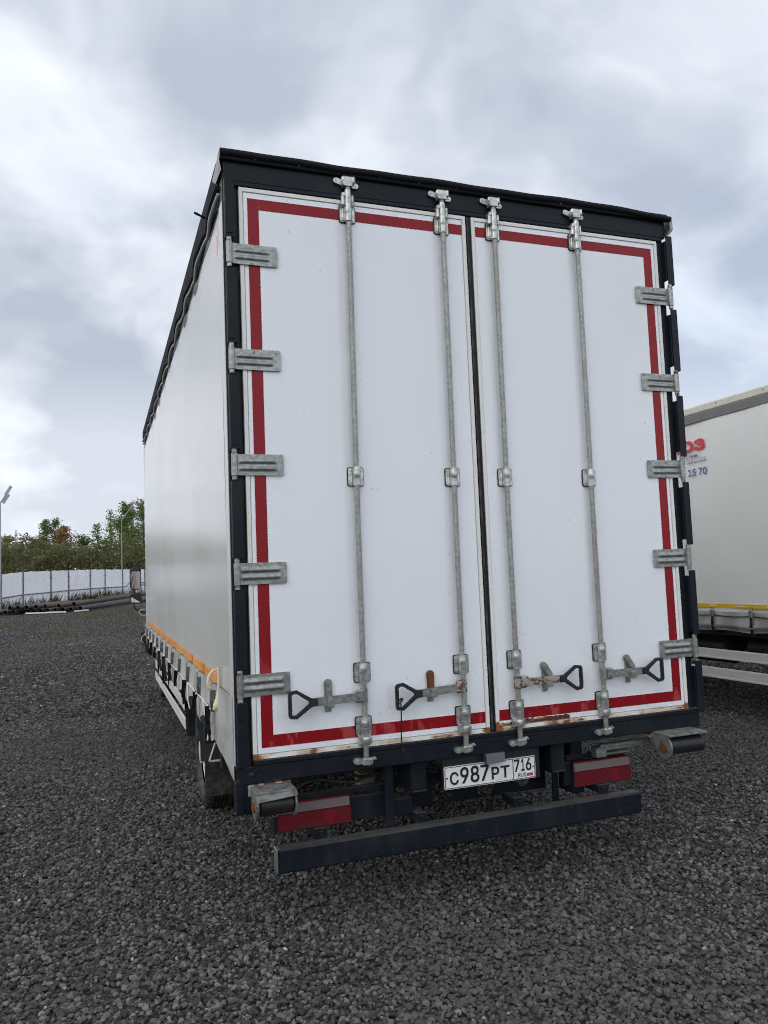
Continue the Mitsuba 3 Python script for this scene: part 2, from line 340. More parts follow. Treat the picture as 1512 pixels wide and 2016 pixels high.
# --- rear frame
fr = part('rear_frame', tr)
obj('corner_post', [rbox(0, .073, 0, .09, .585, 3.58, .006), rbox(-.004, .03, -.012, .0, .588, .80, .004)], 'dark_paint', fr)
obj('corner_post', rbox(2.538, 2.594, 0, .09, .722, 3.58, .006), 'dark_paint', fr)
obj('header', [rbox(.0, 2.612, -.006, .09, 3.572, 3.684, .004), rbox(.05, 2.57, -.016, .03, 3.545, 3.570, .004)], 'dark_paint', fr)
sill = [rbox(.0, 2.615, -.010, .10, .718, .797, .006), rbox(.074, 2.60, -.020, .02, .799, .824, .004)]
obj('sill', sill, 'dark_paint', fr)
HZ = [3.205, 2.690, 2.185, 1.675, 1.163]
edges = [3.575] + HZ + [.80]
for side in (0, 1):
    for k in range(6):
        zt, zb = edges[k] - (.0 if k == 0 else .075), edges[k + 1] + (.0 if k == 5 else .072)
        x0, x1 = (.004, .052) if side == 0 else (2.590, 2.634)
        y = -.036
        plate = rbox(x0, x1, y, y + .010, zb, zt, .003)
        web = rbox(x0, x0 + .006, y + .008, .0, zb, zt, .002) if side == 0 else rbox(x1 - .006, x1, y + .008, -.004, zb, zt, .002)
        lap = rbox(x0 + .002, x1 - .012, y - .004, y, zb + .02, zt - .10, .0015) if side == 0 else rbox(x0 - .004, x0 + .006, y + .010, y + .045, zb + .03, zt - .03, .002)
        obj('cover_strip', [plate, web, lap], 'dark_paint', fr)
obj('seal_strip', [rbox(1.2862, 1.3208, -.0125, .03, .826, 3.542, .005)], 'dark_paint', fr)
obj('seal_strip', rbox(1.292, 1.303, -.017, -.0122, .83, 3.54, .002), 'rubber', fr)
obj('door_backing', rbox(.073, 2.538, .022, .045, .80, 3.56, .001), 'black_plastic', fr)

# --- roof
roof = part('roof', tr)
prof = []
for a in np.linspace(-90, 90, 7):
    prof.append((-.030 + .0 - .020 * math.cos(math.radians(a)), 3.697 + .017 * math.sin(math.radians(a))))
nx = 60
xs = np.linspace(-.012, 2.63, nx)
P = np.zeros((nx, len(prof) + 2, 3))
for i, x in enumerate(xs):
    sag = .002 * math.sin(x * 7.3) + .0015 * math.sin(x * 17 + 1)
    sag -= .018 * max(0, (x - 2.2) / .4) ** 2 * (1 if x > 2.2 else 0)
    for j, (y, z) in enumerate([(-.008, 3.672)] + prof + [(.06, 3.716)]):
        P[i, j] = (x, y, z + sag * (j > 0))
obj('rear_lip', [grid_mesh(P), rbox(-.012, 2.63, -.028, -.007, 3.668, 3.700, .004)], 'roof_tarp_dark', roof, smooth=40)
obj('rivets', [cyl((x, -.034, 3.682), (x, -.026, 3.682), .0035, 6) for x in np.arange(.16, 2.55, .215)], 'galvanised', roof)
# top sheet, bowed a little, with a dark side trim
ny, nxx = 60, 24
Y, X = np.meshgrid(np.linspace(-.02, LEN, ny), np.linspace(-.012, 2.627, nxx), indexing='ij')
Z = 3.712 + .03 * np.sin((X + .012) / 2.64 * np.pi) * (np.clip(Y, 0, .6) / .6) + .006 * np.sin(Y * 5.2) * np.sin((X) * 1.2)
obj('top_sheet', grid_mesh(np.stack([X, Y, Z], -1)), 'roof_tarp_grey', roof, smooth=True)
for side in (0, 1):
    y = np.linspace(.10, LEN, 150)
    w = .008 * np.sin(y * 10.3) + .006 * np.sin(y * 23 + 1)
    rows = []
    for z, x in ((3.716, -.006), (3.70, -.016), (3.64, -.016), (3.585, -.010)):
        rows.append(np.stack([x + (w * (3.72 - z) * 5), y, z + .4 * w], 1))
    m = grid_mesh(np.array(rows))
    wz = .011 * np.sin(y * 9.6 + .7) + .006 * np.sin(y * 21) + .006 * np.sin(y * 3.3)
    hem = tube(np.stack([-.004 + .009 * np.sin(y * 9.6 + 2.0), y, 3.530 + wz], 1), .012, 8)
    hem2 = tube(np.stack([-.012 + .009 * np.sin(y * 9.6 + 2.0), y, 3.562 + wz], 1), .012, 6)
    track = rbox(.006, .05, .06, LEN, 3.43, 3.57, .004)
    if side:
        m, hem, track, hem2 = (mirror_x(q, XC) for q in (m, hem, track, hem2))
    obj('side_trim', [m, hem2], 'roof_tarp_dark', roof, smooth=40)
    obj('rolled_hem', hem, 'roof_tarp_grey', roof, smooth=True)
    obj('curtain_track', track, 'black_plastic', roof)
gus = [grid_mesh(np.array([[(-.010, -.028, 3.712), (-.012, .06, 3.712), (-.012, .22, 3.706)], [(-.016, -.026, 3.66), (-.022, .05, 3.655), (-.018, .20, 3.66)],
                           [(-.006, -.020, 3.615), (-.014, .03, 3.60), (-.014, .12, 3.61)]]))]
obj('corner_gusset', gus, 'roof_tarp_grey', roof, smooth=True)
g2 = grid_mesh(np.array([[(2.627, -.034, 3.70), (2.650, -.028, 3.70), (2.655, .10, 3.70)], [(2.625, -.036, 3.62), (2.652, -.03, 3.62), (2.655, .10, 3.62)], [(2.610, -.030, 3.575), (2.640, -.02, 3.60), (2.650, .08, 3.60)]]))
obj('corner_gusset', g2, 'roof_tarp_grey', roof)
loop = bez([(-.005, .52, 3.62), (-.035, .51, 3.618), (-.062, .50, 3.628), (-.075, .49, 3.625), (-.060, .485, 3.616), (-.035, .49, 3.610), (-.005, .50, 3.60)], 20)
obj('strap_loop', tube(loop, .006, 6), 'webbing', roof, smooth=True)

# --- box: curtains, front wall, floor
body = part('box_body', tr)
def curtain(x0, sgn):
    y = np.linspace(.088, LEN, 160); z = np.r_[np.linspace(3.47, 3.30, 8), np.linspace(3.2, 1.10, 40)]
    Yc, Zc = np.meshgrid(y, z, indexing='ij')
    wav = .0016 * np.sin(Yc * 1.9 + .5 * Zc) + .0003 * np.sin(Yc * 6.1 + 1.0 + Zc)
    wav += .002 * np.exp(-(3.45 - Zc) / .10) * np.sin(Yc * 9.6)
    bulge = .010 * np.sin((Zc - 1.1) / 2.37 * np.pi)
    return grid_mesh(np.stack([x0 + sgn * (wav + bulge), Yc, Zc], -1))
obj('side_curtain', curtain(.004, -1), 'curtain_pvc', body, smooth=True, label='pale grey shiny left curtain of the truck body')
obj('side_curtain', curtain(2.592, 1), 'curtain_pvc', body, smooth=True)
obj('front_wall', rbox(.01, 2.592, LEN - .03, LEN + .01, .78, 3.70, .01), 'curtain_pvc', body)
objs('corner_trim', [rbox(-.006, .0, .006, .088, .80, 3.47, .002), rbox(-.004, .012, LEN - .01, LEN + .03, .95, 3.50, .004)], 'light_alloy', body)
obj('load_floor', rbox(.03, 2.585, .10, LEN, .74, .86, .006), 'black_plastic', body)
obj('marking_strip', [rbox(-.0085, -.0045, .49 + i * .608, .49 + i * .608 + .56, 1.100, 1.165, .001) for i in range(12) if .49 + i * .608 + .56 < LEN + .3], 'orange_tape', body, label='orange reflective strip along the bottom of the left curtain')

def skirt_mesh():
    y = np.r_[np.linspace(.02, .6, 40), np.linspace(.62, LEN, 260)]
    u = np.linspace(0, 1, 16)
    P = np.zeros((len(y), len(u), 3))
    for i, yy in enumerate(y):
        zig = abs(((yy - .523) / .608) % 1 - .5) * 2
        zb = .840 + .05 * (1 - zig) + .03 * math.sin(yy * 9) - .02 * math.sin(yy * 3.1)
        if yy < .62:
            zb = np.interp(yy, [.02, .12, .30, .50, .62], [.735, .742, .80, .84, zb])
        top = 1.112
        for j, t in enumerate(u):
            z = top + (zb - top) * t
            amp = .004 + .016 * t
            if yy < .45: amp *= max(.15, yy / .45)
            fold = amp * (math.sin((yy - .523) / .608 * 2 * math.pi + 1.2 + 1.4 * t) * .6 + .45 * math.sin(yy * 19 + 2.2 * t))
            P[i, j] = (-.0075 - (.0065 + fold * .8 + .016 * t) * min(1, max(0, (yy - .12) / .4)), yy, z)
    return grid_mesh(P)
obj('curtain_skirt', skirt_mesh(), 'skirt_pvc', body, smooth=True)
obj('side_rail', rbox(.02, .08, .09, LEN, .80, 1.0, .006), 'dark_paint', body)

rng = random.Random(5)
for i in range(12):
    y0 = .523 + .608 * i
    k = part('strap_buckle', tr)
    xo = -.046
    lever = hull([(-.042, y0 - .012, 1.085), (-.042, y0 + .016, 1.085), (-.010, y0 - .012, 1.085), (-.010, y0 + .016, 1.085),
                  (-.046, y0 - .016, 1.03), (-.046, y0 + .016, 1.03), (-.008, y0 - .016, 1.03), (-.008, y0 + .016, 1.03),
                  (-.042, y0 - .008, .975), (-.042, y0 + .010, .975), (-.020, y0 - .008, .975), (-.020, y0 + .010, .975)])
    lp = tube([(-.040, y0, 1.08), (-.041, y0, 1.112), (-.034, y0, 1.120), (-.014, y0, 1.120), (-.010, y0, 1.112), (-.010, y0, 1.08)], .0035, 6)
    riv = cyl((-.028, y0 - .020, 1.035), (-.028, y0 - .010, 1.035), .006, 8)
    obj('lever', lever, 'buckle_steel', k)
    obj('hook_loop', lp, 'galvanised', k); obj('rivet', riv, 'galvanised', k)
    # webbing strap below the buckle, twisted a little and pulled under the bed
    yb = y0 + rng.uniform(-.30, .14); zb = .84 + rng.uniform(-.03, .04)
    n = 9; P = np.zeros((n, 2, 3))
    for j in range(n):
        t = j / (n - 1)
        a = .9 + rng.uniform(-.12, .12)
        c = np.array([-.054 - .006 * math.sin(t * 3.1), y0 + (yb - y0) * t, .985 + (zb - .985) * t])
        wv = np.array([math.cos(a) * .021, math.sin(a) * .018, 0])
        P[j, 0], P[j, 1] = c - wv, c + wv
    q = P.copy(); q[..., 1] += .003
    ring = np.stack([P[:, 0], P[:, 1], q[:, 1], q[:, 0], P[:, 0]], 1)
    st = [grid_mesh(ring)]
    ln = rng.choice((.10, .16, .24))                  # the loose tail
    P = np.zeros((7, 2, 3)); ph = rng.uniform(0, 3)
    for j in range(7):
        t = j / 6
        c = np.array([-.056 - .006 * t, y0 + .018 + rng.uniform(.0, .02) + .05 * t * math.sin(ph), 1.0 - ln * t])
        wv = np.array([.015 * math.cos(ph * .3 + t), .016 * math.sin(ph * .3 + t), 0])
        P[j, 0], P[j, 1] = c - wv, c + wv
    q = P.copy(); q[..., 1] += .003
    st.append(grid_mesh(np.stack([P[:, 0], P[:, 1], q[:, 1], q[:, 0], P[:, 0]], 1)))
    obj('webbing_strap', st, 'webbing', k, smooth=50)

# sealing cord threaded along the buckles, with slack loops
cp = []
for i in range(12):
    y0 = .523 + .608 * i
    cp += [(-.040, y0, .985), (-.030, y0 + .2, .972 - .006 * (i % 3)), (-.028, y0 + .42, .974)]
cd = [tube(bez(cp, 200), .0040, 6)]
cd.append(tube(bez([(-.038, .90, .98), (-.030, .86, .90), (-.026, .80, .83), (-.036, .73, .80), (-.045, .66, .81)], 24), .0048, 6))
cd.append(tube(bez([(-.038, .57, .97), (-.040, .62, .90), (-.036, .70, .85), (-.030, .76, .87)], 20), .004, 6))
cd.append(tube(bez([(-.038, 1.74, .975), (-.044, 1.66, .96), (-.05, 1.60, .90), (-.044, 1.55, .84)], 20), .0045, 6))
cd.append(tube(bez([(-.04, 7.1, .98), (-.07, 7.0, .97), (-.085, 6.95, .92), (-.06, 6.95, .88)], 20), .0035, 6))
cd.append(tube(bez([(-.01, 7.3, 1.30), (-.06, 7.28, 1.305), (-.10, 7.27, 1.275), (-.07, 7.27, 1.235), (-.01, 7.3, 1.24)], 24), .0038, 6))
obj('sealing_cord', cd, 'rope_white', tr, smooth=True)
ce = [tube(bez([(-.050, .46, 1.10), (-.062, .45, 1.135), (-.054, .45, 1.172), (-.034, .45, 1.192), (-.008, .44, 1.198)], 18), np.linspace(.011, .004, 18), 8),
      tube(bez([(.006 - .02, .43, 1.215), (-.012, .43, 1.16), (-.012, .435, 1.10), (-.014, .44, 1.045), (-.024, .445, 1.010), (-.040, .45, .995)], 22), np.r_[np.linspace(.004, .008, 12), np.linspace(.010, .022, 7), [.020, .014, .006]], 8)]
obj('cord_end', ce, 'rope_cream', tr, smooth=True, label='thick cream coloured cord end curled at the rear buckle')

# --- doors
def ring_poly(x0, x1, z0, z1, w):
    return Polygon([(x0, z0), (x1, z0), (x1, z1), (x0, z1)], [[(x0 + w, z0 + w), (x1 - w, z0 + w), (x1 - w, z1 - w), (x0 + w, z1 - w)]])
ZB, ZT = .826, 3.542
def hinge(parent, xk, z, sgn, rusty):
    # strap with two pressed ribs, knuckle and pin; drawn for the left side, mirrored for the right
    nx_, nz_ = 60, 30
    L = .236
    gx, gz = np.meshgrid(np.linspace(0, L, nx_), np.linspace(-.05, .05, nz_), indexing='ij')
    ribs = np.zeros_like(gx)
    for c in (.017, -.017):
        s = 1 / (1 + np.exp(-(.0085 - np.abs(gz - c)) / .0016))
        e = 1 / (1 + np.exp(-(gx - .028) / .004)) / (1 + np.exp((gx - .195) / .004))
        ribs += s * e * .0065
    rc = np.clip((gx - (L - .012)) / .012, 0, 1) ** 2 * .010      # rounded free end
    gz2 = gz * (1 - rc / .05)
    yy = -.022 - ribs - .004 * np.exp(-gx / .02)
    top = grid_mesh(np.stack([.020 + gx, yy, gz2], -1))
    edge = rbox(.020, .020 + L - .001, -.0215, -.0135, -.0495, .0495, .002)
    kn = cyl((.021, -.030, -.052), (.021, -.030, .052), .0155, 14)
    scr = [cyl((a, -.026, b), (a, -.0215, b), .0062, 8) for a in (.130, .238) for b in (-.039, .039)]
    pin = [cyl((.021, -.030, .056), (.021, -.030, .072), .0125, 12), cyl((.021, -.030, -.072), (.021, -.030, -.056), .0125, 12),
           cyl((.021, -.030, -.062), (.021, -.030, .062), .010, 10)]
    ms = [top, edge, kn]; 
    def place(m):
        m = m.copy(); v = np.array(m.vertices)
        if sgn < 0: v[:, 0] = XW + .004 - v[:, 0]
        v[:, 2] += z
        f = np.array(m.faces)
        return trimesh.Trimesh(v, f[:, ::-1] if sgn < 0 else f, process=False)
    key = obj('hinge', [place(q) for q in ms + scr], 'galvanised', parent, smooth=35)
    obj('hinge_pin', [place(q) for q in pin], 'rusty_zinc' if rusty else 'galvanised', parent, smooth=35)
def bearing(parent, x, z, style='mid'):
    yd = -.0115
    w, h = .039, .044
    g = ext_xz(sbox(x - w - .004, z - h - .004, x + w + .004, z + h + .004).buffer(-.012).buffer(.012), yd - .004, yd)
    p = [ext_xz(sbox(x - w, z - h, x + w, z + h).buffer(-.011).buffer(.011), yd - .0085, yd - .0042)]
    p += [cyl((x + a, yd - .013, z + b), (x + a, yd - .008, z + b), .0058, 8) for a in (-.028, .028) for b in (-.032, .032)]
    yr = -.036
    p.append(tube([(x, yr, z - .046), (x, yr, z - .010), (x, yr, z - .006), (x, yr, z - .004), (x, yr, z + .002), (x, yr, z + .020), (x, yr, z + .026), (x, yr, z + .046)],
                  [.0185, .0185, .0200, .0175, .0195, .0215, .0185, .0175], 16))
    p.append(rbox(x - .019, x + .019, yr, yd - .004, z - .044, z + .044, .003))
    p.append(rbox(x - .026, x - .017, yr + .012, yd - .004, z - .040, z + .036, .004))
    if style == 'top':
        p.append(tube([(x, yr, z + .046), (x, yr, z + .060), (x, yr, z + .080), (x, yr, z + .10), (x, yr, z + .115)], [.0185, .019, .0175, .0185, .017], 16))
        p += [rbox(x - .034, x - .017, yr - .012, yd - .002, z + .03, z + .100, .007), rbox(x + .018, x + .033, yr - .010, yd - .002, z + .03, z + .095, .007)]
        p.append(cyl((x - .026, yr - .014, z + .088), (x - .026, yr + .02, z + .088), .010, 10))
        p.append(rbox(x - .024, x + .024, yr + .004, -.014, z + .03, z + .105, .004))
    if style == 'low':
        p.append(tube([(x, yr, z - .084), (x, yr, z - .078), (x, yr, z - .060), (x, yr, z - .050), (x, yr, z - .046)], [.018, .0205, .0215, .0185, .018], 16))
        p += [hull([(x + s * .022 + a, yr + .003 + c, z + b) for a in (-.008, .008) for b, c in ((-.085, .006), (-.046, .004), (-.078, -.012), (-.055, -.012))]) for s in (-1, 1)]
        p.append(rbox(x - .032, x + .032, yr + .004, -.012, z - .088, z - .04, .004))
    obj('bearing_gasket', g, 'black_plastic', parent)
    obj('bearing_plate', p, 'bright_zinc', parent, smooth=35)
def keeper(parent, x, z, flip, tilt=0):
    y = -.008
    s = 1 if flip > 0 else -1
    lug = lambda cx, cz, r: hull([(cx + r * math.cos(a), yy, cz + r * .8 * math.sin(a)) for a in np.linspace(0, 2 * math.pi, 12) for yy in (y - .014, y)])
    if not flip:    # top keeper: a hooked casting with two ears
        q = [hull([(x - .052 + .016 * math.cos(a), yy, z + .008 + .015 * math.sin(a)) for a in np.linspace(0, 6.3, 12) for yy in (y - .012, y)] + [(x - .02, yy, z + b) for b in (-.016, .012) for yy in (y - .012, y)]),
             hull([(x + .050 + .015 * math.cos(a), yy, z - .010 + .014 * math.sin(a)) for a in np.linspace(0, 6.3, 12) for yy in (y - .012, y)] + [(x + .02, yy, z + b) for b in (-.022, .010) for yy in (y - .012, y)]),
             rbox(x - .030, x + .034, y - .042, y, z - .006, z + .026, .008),
             hull([(x + a, yy, z + b) for a, b in ((-.024, -.030), (.020, -.030), (-.030, .0), (.026, .0)) for yy in (y - .046, y - .008)]),
             rbox(x + .022, x + .040, y - .048, y, z - .016, z + .024, .007), hull([(x - .030, y - .03, z + .004), (x - .018, y - .046, z + .006), (x - .030, y - .01, z - .012), (x - .018, y - .02, z - .014), (x - .028, y - .028, z + .022), (x - .016, y - .02, z + .024)]),
             cyl((x - .052, y - .016, z + .009), (x - .052, y - .010, z + .009), .006, 8), cyl((x + .050, y - .016, z - .009), (x + .050, y - .010, z - .009), .006, 8)]
        v = trimesh.util.concatenate(q)
    else:           # bottom keeper: ear plate on one side, hooked end on the other
        q = [hull([(x - .042 + .024 * math.cos(a), yy, z - .004 + .016 * math.sin(a)) for a in np.linspace(0, 6.3, 14) for yy in (y - .026, y - .006)]),
             rbox(x - .024, x + .020, y - .044, y - .004, z - .022, z + .014, .006),
             rbox(x + .012, x + .032, y - .040, y - .004, z - .020, z + .012, .007),
             hull([(x - .02, y - .02, z + .008), (x + .044, y - .02, z + .018), (x + .048, y - .02, z + .004), (x - .02, y - .02, z - .004), (x - .02, y - .006, z + .008), (x + .046, y - .006, z + .016), (x + .046, y - .006, z + .002), (x - .02, y - .006, z)]),
             cyl((x - .044, y - .030, z - .004), (x - .044, y - .024, z - .004), .007, 8), cyl((x + .044, y - .026, z + .008), (x + .044, y - .018, z + .008), .006, 8)]
        v = trimesh.util.concatenate(q)
    if tilt:
        v.apply_transform(trimesh.transformations.rotation_matrix(tilt, [0, 1, 0], [x, y, z]))
    obj('keeper', v, 'bright_zinc', parent, smooth=35)
def handle_set(parent, xr, zh, sgn, latch_open, rusty, dz=0.0):
    # sgn -1: the grip lies to the left of the rod
    S = lambda x: xr + sgn * x
    yb = -.060
    hub = [rbox(min(S(.0), S(.048)), max(S(.0), S(.048)), -.058, -.044, zh - .030, zh + .034, .006), rbox(min(S(.012), S(.050)), max(S(.012), S(.050)), -.070, -.058, zh - .022, zh + .030, .005),
           cyl((S(.030), -.078, zh), (S(.030), -.066, zh), .009, 10), tube([(xr, -.036, zh - .034), (xr, -.036, zh + .036)], .0175, 14)]
    obj('handle_hub', hub, 'rusty_zinc' if rusty else 'galvanised', parent, smooth=35)
    a = .030; b = .250
    ang = dz
    bar = hull([(S(u), yb + c, zh + ang * u + d) for u in (a, b) for c in (-.004, .004) for d in (-.0195, .0195)])
    obj('handle_bar', bar, 'rusty_zinc' if rusty == 2 else 'galvanised', parent)
    out = Polygon([(u + .038, v) for u, v in [(.198, -.016), (.228, -.020), (.300, -.068), (.332, -.062), (.338, -.048), (.338, .048), (.330, .060), (.296, .064), (.228, .020), (.198, .016)]]).buffer(.004).buffer(-.004)
    inn = Polygon([(u + .038, v) for u, v in [(.240, -.004), (.302, -.050), (.318, -.050), (.322, -.044), (.322, .042), (.316, .047), (.298, .047), (.240, .006)]])
    g = out.difference(inn)
    g = Polygon([(S(u), zh + ang * u + v) for u, v in g.exterior.coords], [[(S(u), zh + ang * u + v) for u, v in r.coords] for r in g.interiors])
    m = [ext_xz(g.buffer(-.003), yb - .012, yb + .010), ext_xz(g, yb - .008, yb + .006)]
    obj('handle_grip', m, 'black_plastic', parent)
    xl = S(.174)
    lt = [rbox(xl - .017, xl + .017, -.018, -.012, zh - .064, zh + .070, .003), rbox(xl - .017, xl + .017, -.070, -.014, zh - .034, zh - .026, .003),
          rbox(xl - .017, xl + .017, -.074, -.066, zh - .034, zh + .006, .003), cyl((xl, -.024, zh - .052), (xl, -.016, zh - .052), .006, 8)]
    obj('latch_plate', lt, 'galvanised', parent)
    th = np.linspace(0, math.pi, 9)
    flap = Polygon([(-.017, -.066)] + [(-.0205 * math.cos(t) * 1.0, .005 + .0205 * math.sin(t)) for t in th] + [(.017, -.066)])
    r = {0: 0.03, 1: .62}[latch_open] * (1)
    c, s = math.cos(r), math.sin(r)
    fp = Polygon([(xl - (0 if not latch_open else .004) + c * u - s * v, zh + .066 + s * u + c * v) for u, v in flap.exterior.coords])
    fl = [ext_xz(fp, -.026, -.019), cyl((xl, -.036, zh + .068), (xl, -.022, zh + .068), .009, 8), ext_xz(fp.buffer(-.006), -.034, -.024)]
    obj('latch_flap', fl, 'rust' if rusty == 1 and sgn < 0 else 'galvanised', parent, label='rust brown latch flap' if rusty == 1 and sgn < 0 else None)

for side in (0, 1):
    d = part('rear_door', tr)
    labels[d] = {'label': 'left white rear door with rust at its lower corner' if side == 0 else 'right white rear door with torn rusty lower edge'}
    x0, x1 = (.0755, 1.2855) if side == 0 else (1.3215, 2.5355)
    obj('edge_frame', ext_xz(ring_poly(x0, x1, ZB, ZT, .0185), -.014, .02), 'door_frame_paint', d)
    obj('panel', rbox(x0 + .0218, x1 - .0218, -.010, .018, ZB + .0218, ZT - .0218, .0015), 'door_paint', d)
    # retroreflective stripe: a C open towards the middle
    w = .0545
    if side == 0:
        a = .1165
        st = unary_union([sbox(a, .875, a + w, 3.492)])
        st2 = [sbox(a + w + .0008, .875, 1.262, .875 + w), sbox(a + w + .0008, 3.492 - w, 1.2625, 3.492)]
    else:
        b = 2.4935
        st = sbox(b - w, .875, b, 3.492)
        st2 = [sbox(1.3445, .875, b - w - .0008, .875 + w), sbox(1.3445, 3.492 - w, b - w - .0008, 3.492)]
    for q in [st] + st2:
        obj('red_stripe', ext_xz(q, -.0116, -.0095), 'red_tape', d)
    if side == 1:
        rr = np.random.default_rng(3)
        xs_ = np.linspace(1.345, 1.76, 40)
        poly = Polygon([(x, ZB + .0225 + .001) for x in xs_] + [(x, ZB + .026 + rr.uniform(.004, .014) + .010 * (x > 1.42)) for x in xs_[::-1]])
        obj('torn_strip', ext_xz(poly, -.0125, -.0095), 'torn_trim', d)
    for k, z in enumerate(HZ):
        hinge(d, 0, z, 1 if side == 0 else -1, (side == 0 and k >= 2) or (side == 1 and k in (1, 2, 4)))
    rods = [(.622, .609), (1.142, 1.137)] if side == 0 else [(1.446, 1.443), (1.968, 1.966)]
    for j, (xt, xb) in enumerate(rods):
        xz = lambda z: xb + (xt - xb) * (z - .77) / (3.63 - .77)
        wob = [(xz(z) + .0015 * math.sin(z * 2.3 + j), -.036, z) for z in np.linspace(.752, 3.635, 24)]
        obj('lock_rod', tube(wob, .0132, 14), 'rod_zinc', d, smooth=True)
        bearing(d, xz(3.47), 3.470, 'top'); bearing(d, xz(2.13), 2.131); bearing(d, xz(1.18), 1.180); bearing(d, xz(.925), .925, 'low')
        keeper(d, xz(3.631), 3.633, 0); keeper(d, xz(.768) + .004, .766, 1, 0.10 if (side, j) == (0, 0) else -.05)
        if side == 0:
            handle_set(d, xz(1.075), 1.072, -1, 0, 0 if j == 0 else 1, -.02 if j == 0 else -.05)
        else:
            handle_set(d, xz(1.07), 1.066, 1, 1, 0 if j else 2, 0.0)

# --- rollers under the corners
def roller(x0, x1, z, y, left):
    k = part('dock_roller', tr)
    obj('drum', [tube([(x0 + .02, y, z), (x0 + .024, y, z), (x1 - .016, y, z), (x1 - .012, y, z)], [.040, .046, .046, .040], 24)], 'black_plastic', k, smooth=35)
    arm = lambda xa, xb: hull([(x, y + .058 * math.cos(a), z + .060 * math.sin(a)) for x in (xa, xb) for a in np.linspace(0, 2 * math.pi, 20)] + [(x, .02, zz) for x in (xa, xb) for zz in (z + .065, z - .02)])
    obj('bracket', [arm(x0, x0 + .012)] + ([arm(x1 - .008, x1)] if left else []) + [rbox(x0, x1, y - .052, .03, z + .056, z + .068, .003)] + ([hull([(x0, y - .052, z + .058), (x1, y - .05, z + .062), (x0, y - .068, z + .030), (x1, y - .070, z + .044), (x0, y - .060, z + .03), (x1, y - .062, z + .046)])] if left else []), 'weathered_zinc', k)
    obj('axle_bolt', [cyl((x0 - .008, y, z - .004), (x0 + .004, y, z - .004), .022, 12), cyl((x1 - .02, y, z), (x1 + .006, y, z), .018, 10)], 'rust', k)
roller(.062, .246, .640, -.085, True)
roller(2.290, 2.545, .655, -.090, False)
objs('roller_mount', [rbox(.05, .25, -.004, .06, .662, .714, .004), rbox(2.27, 2.56, -.004, .08, .690, .714, .004)], 'rusty_zinc', tr)

# --- number plate
lp = part('number_plate', tr)
PX, PZ, PY = 1.030, .5625, .012
obj('plate', ext_xz(sbox(PX, PZ, PX + .520, PZ + .112).buffer(-.008).buffer(.008), PY, PY + .003), 'plate_white', lp)
bd = sbox(PX + .003, PZ + .003, PX + .517, PZ + .109).buffer(-.007).buffer(.007)
bd = unary_union([bd.difference(bd.buffer(-.0032)), sbox(PX + .387, PZ + .004, PX + .3905, PZ + .108)])
def write(txt, x, z, h, y, sx=1.0, bold=False, shear=0.0):
    m = meshkit.text_mesh(txt, h, .0016, bold)
    v = np.array(m.vertices); x_ = x + (v[:, 0] + shear * v[:, 1]) * sx
    return trimesh.Trimesh(np.stack([x_, y - v[:, 2], z + v[:, 1]], 1), np.array(m.faces), process=False)
def fit(txt, x0, x1, z, h, y, bold=False):
    m = write(txt, 0, z, h, y, 1.0, bold); v = np.array(m.vertices)
    a, b = v[:, 0].min(), v[:, 0].max()
    v[:, 0] = x0 + (v[:, 0] - a) / (b - a) * (x1 - x0)
    return trimesh.Trimesh(v, np.array(m.faces), process=False)
y_ = PY - .0003
chars = [ext_xz(bd, PY - .0015, PY)]
for tx, a, b, h in (('C', .026, .066, .058), ('9', .074, .114, .076), ('8', .122, .163, .076), ('7', .170, .210, .076), ('P', .222, .259, .058), ('T', .266, .309, .058)):
    chars.append(fit(tx, PX + a * 1.19, PX + b * 1.19, PZ + .022, h, y_, True))
for tx, a, b in (('7', .396, .428), ('1', .437, .456), ('6', .464, .496)):
    chars.append(fit(tx, PX + a, PX + b, PZ + .043, .058, y_, True))
chars.append(fit('RUS', PX + .416, PX + .464, PZ + .013, .019, y_))
chars += [cyl((PX + .014, PY - .003, PZ + .056), (PX + .014, PY, PZ + .056), .0045, 10), cyl((PX + .505, PY - .003, PZ + .058), (PX + .505, PY, PZ + .058), .004, 10)]
obj('characters', chars, 'print_black', lp, label='black characters C987PT 716 RUS')
fx0, fx1, fz = PX + .468, PX + .503, PZ + .013
obj('flag_band', ext_xz(sbox(fx0, fz + .0145, fx1, fz + .021), PY - .0013, PY), 'print_white', lp)
obj('flag_band', ext_xz(sbox(fx0, fz + .0075, fx1, fz + .014), PY - .0013, PY), 'print_blue', lp)
obj('flag_band', ext_xz(sbox(fx0, fz, fx1, fz + .007), PY - .0013, PY), 'print_red', lp)
obj('backing_panel', [rbox(PX - .005, PX + .55, PY + .004, PY + .02, PZ - .005, .715, .003)], 'black_plastic', lp)
obj('lamp_housing', [hull([(1.245, -.03, .722), (1.352, -.03, .722), (1.250, -.038, .672), (1.350, -.038, .676), (1.25, .02, .72), (1.35, .02, .72), (1.255, .02, .664), (1.348, .02, .664)])], 'buckle_steel', lp)

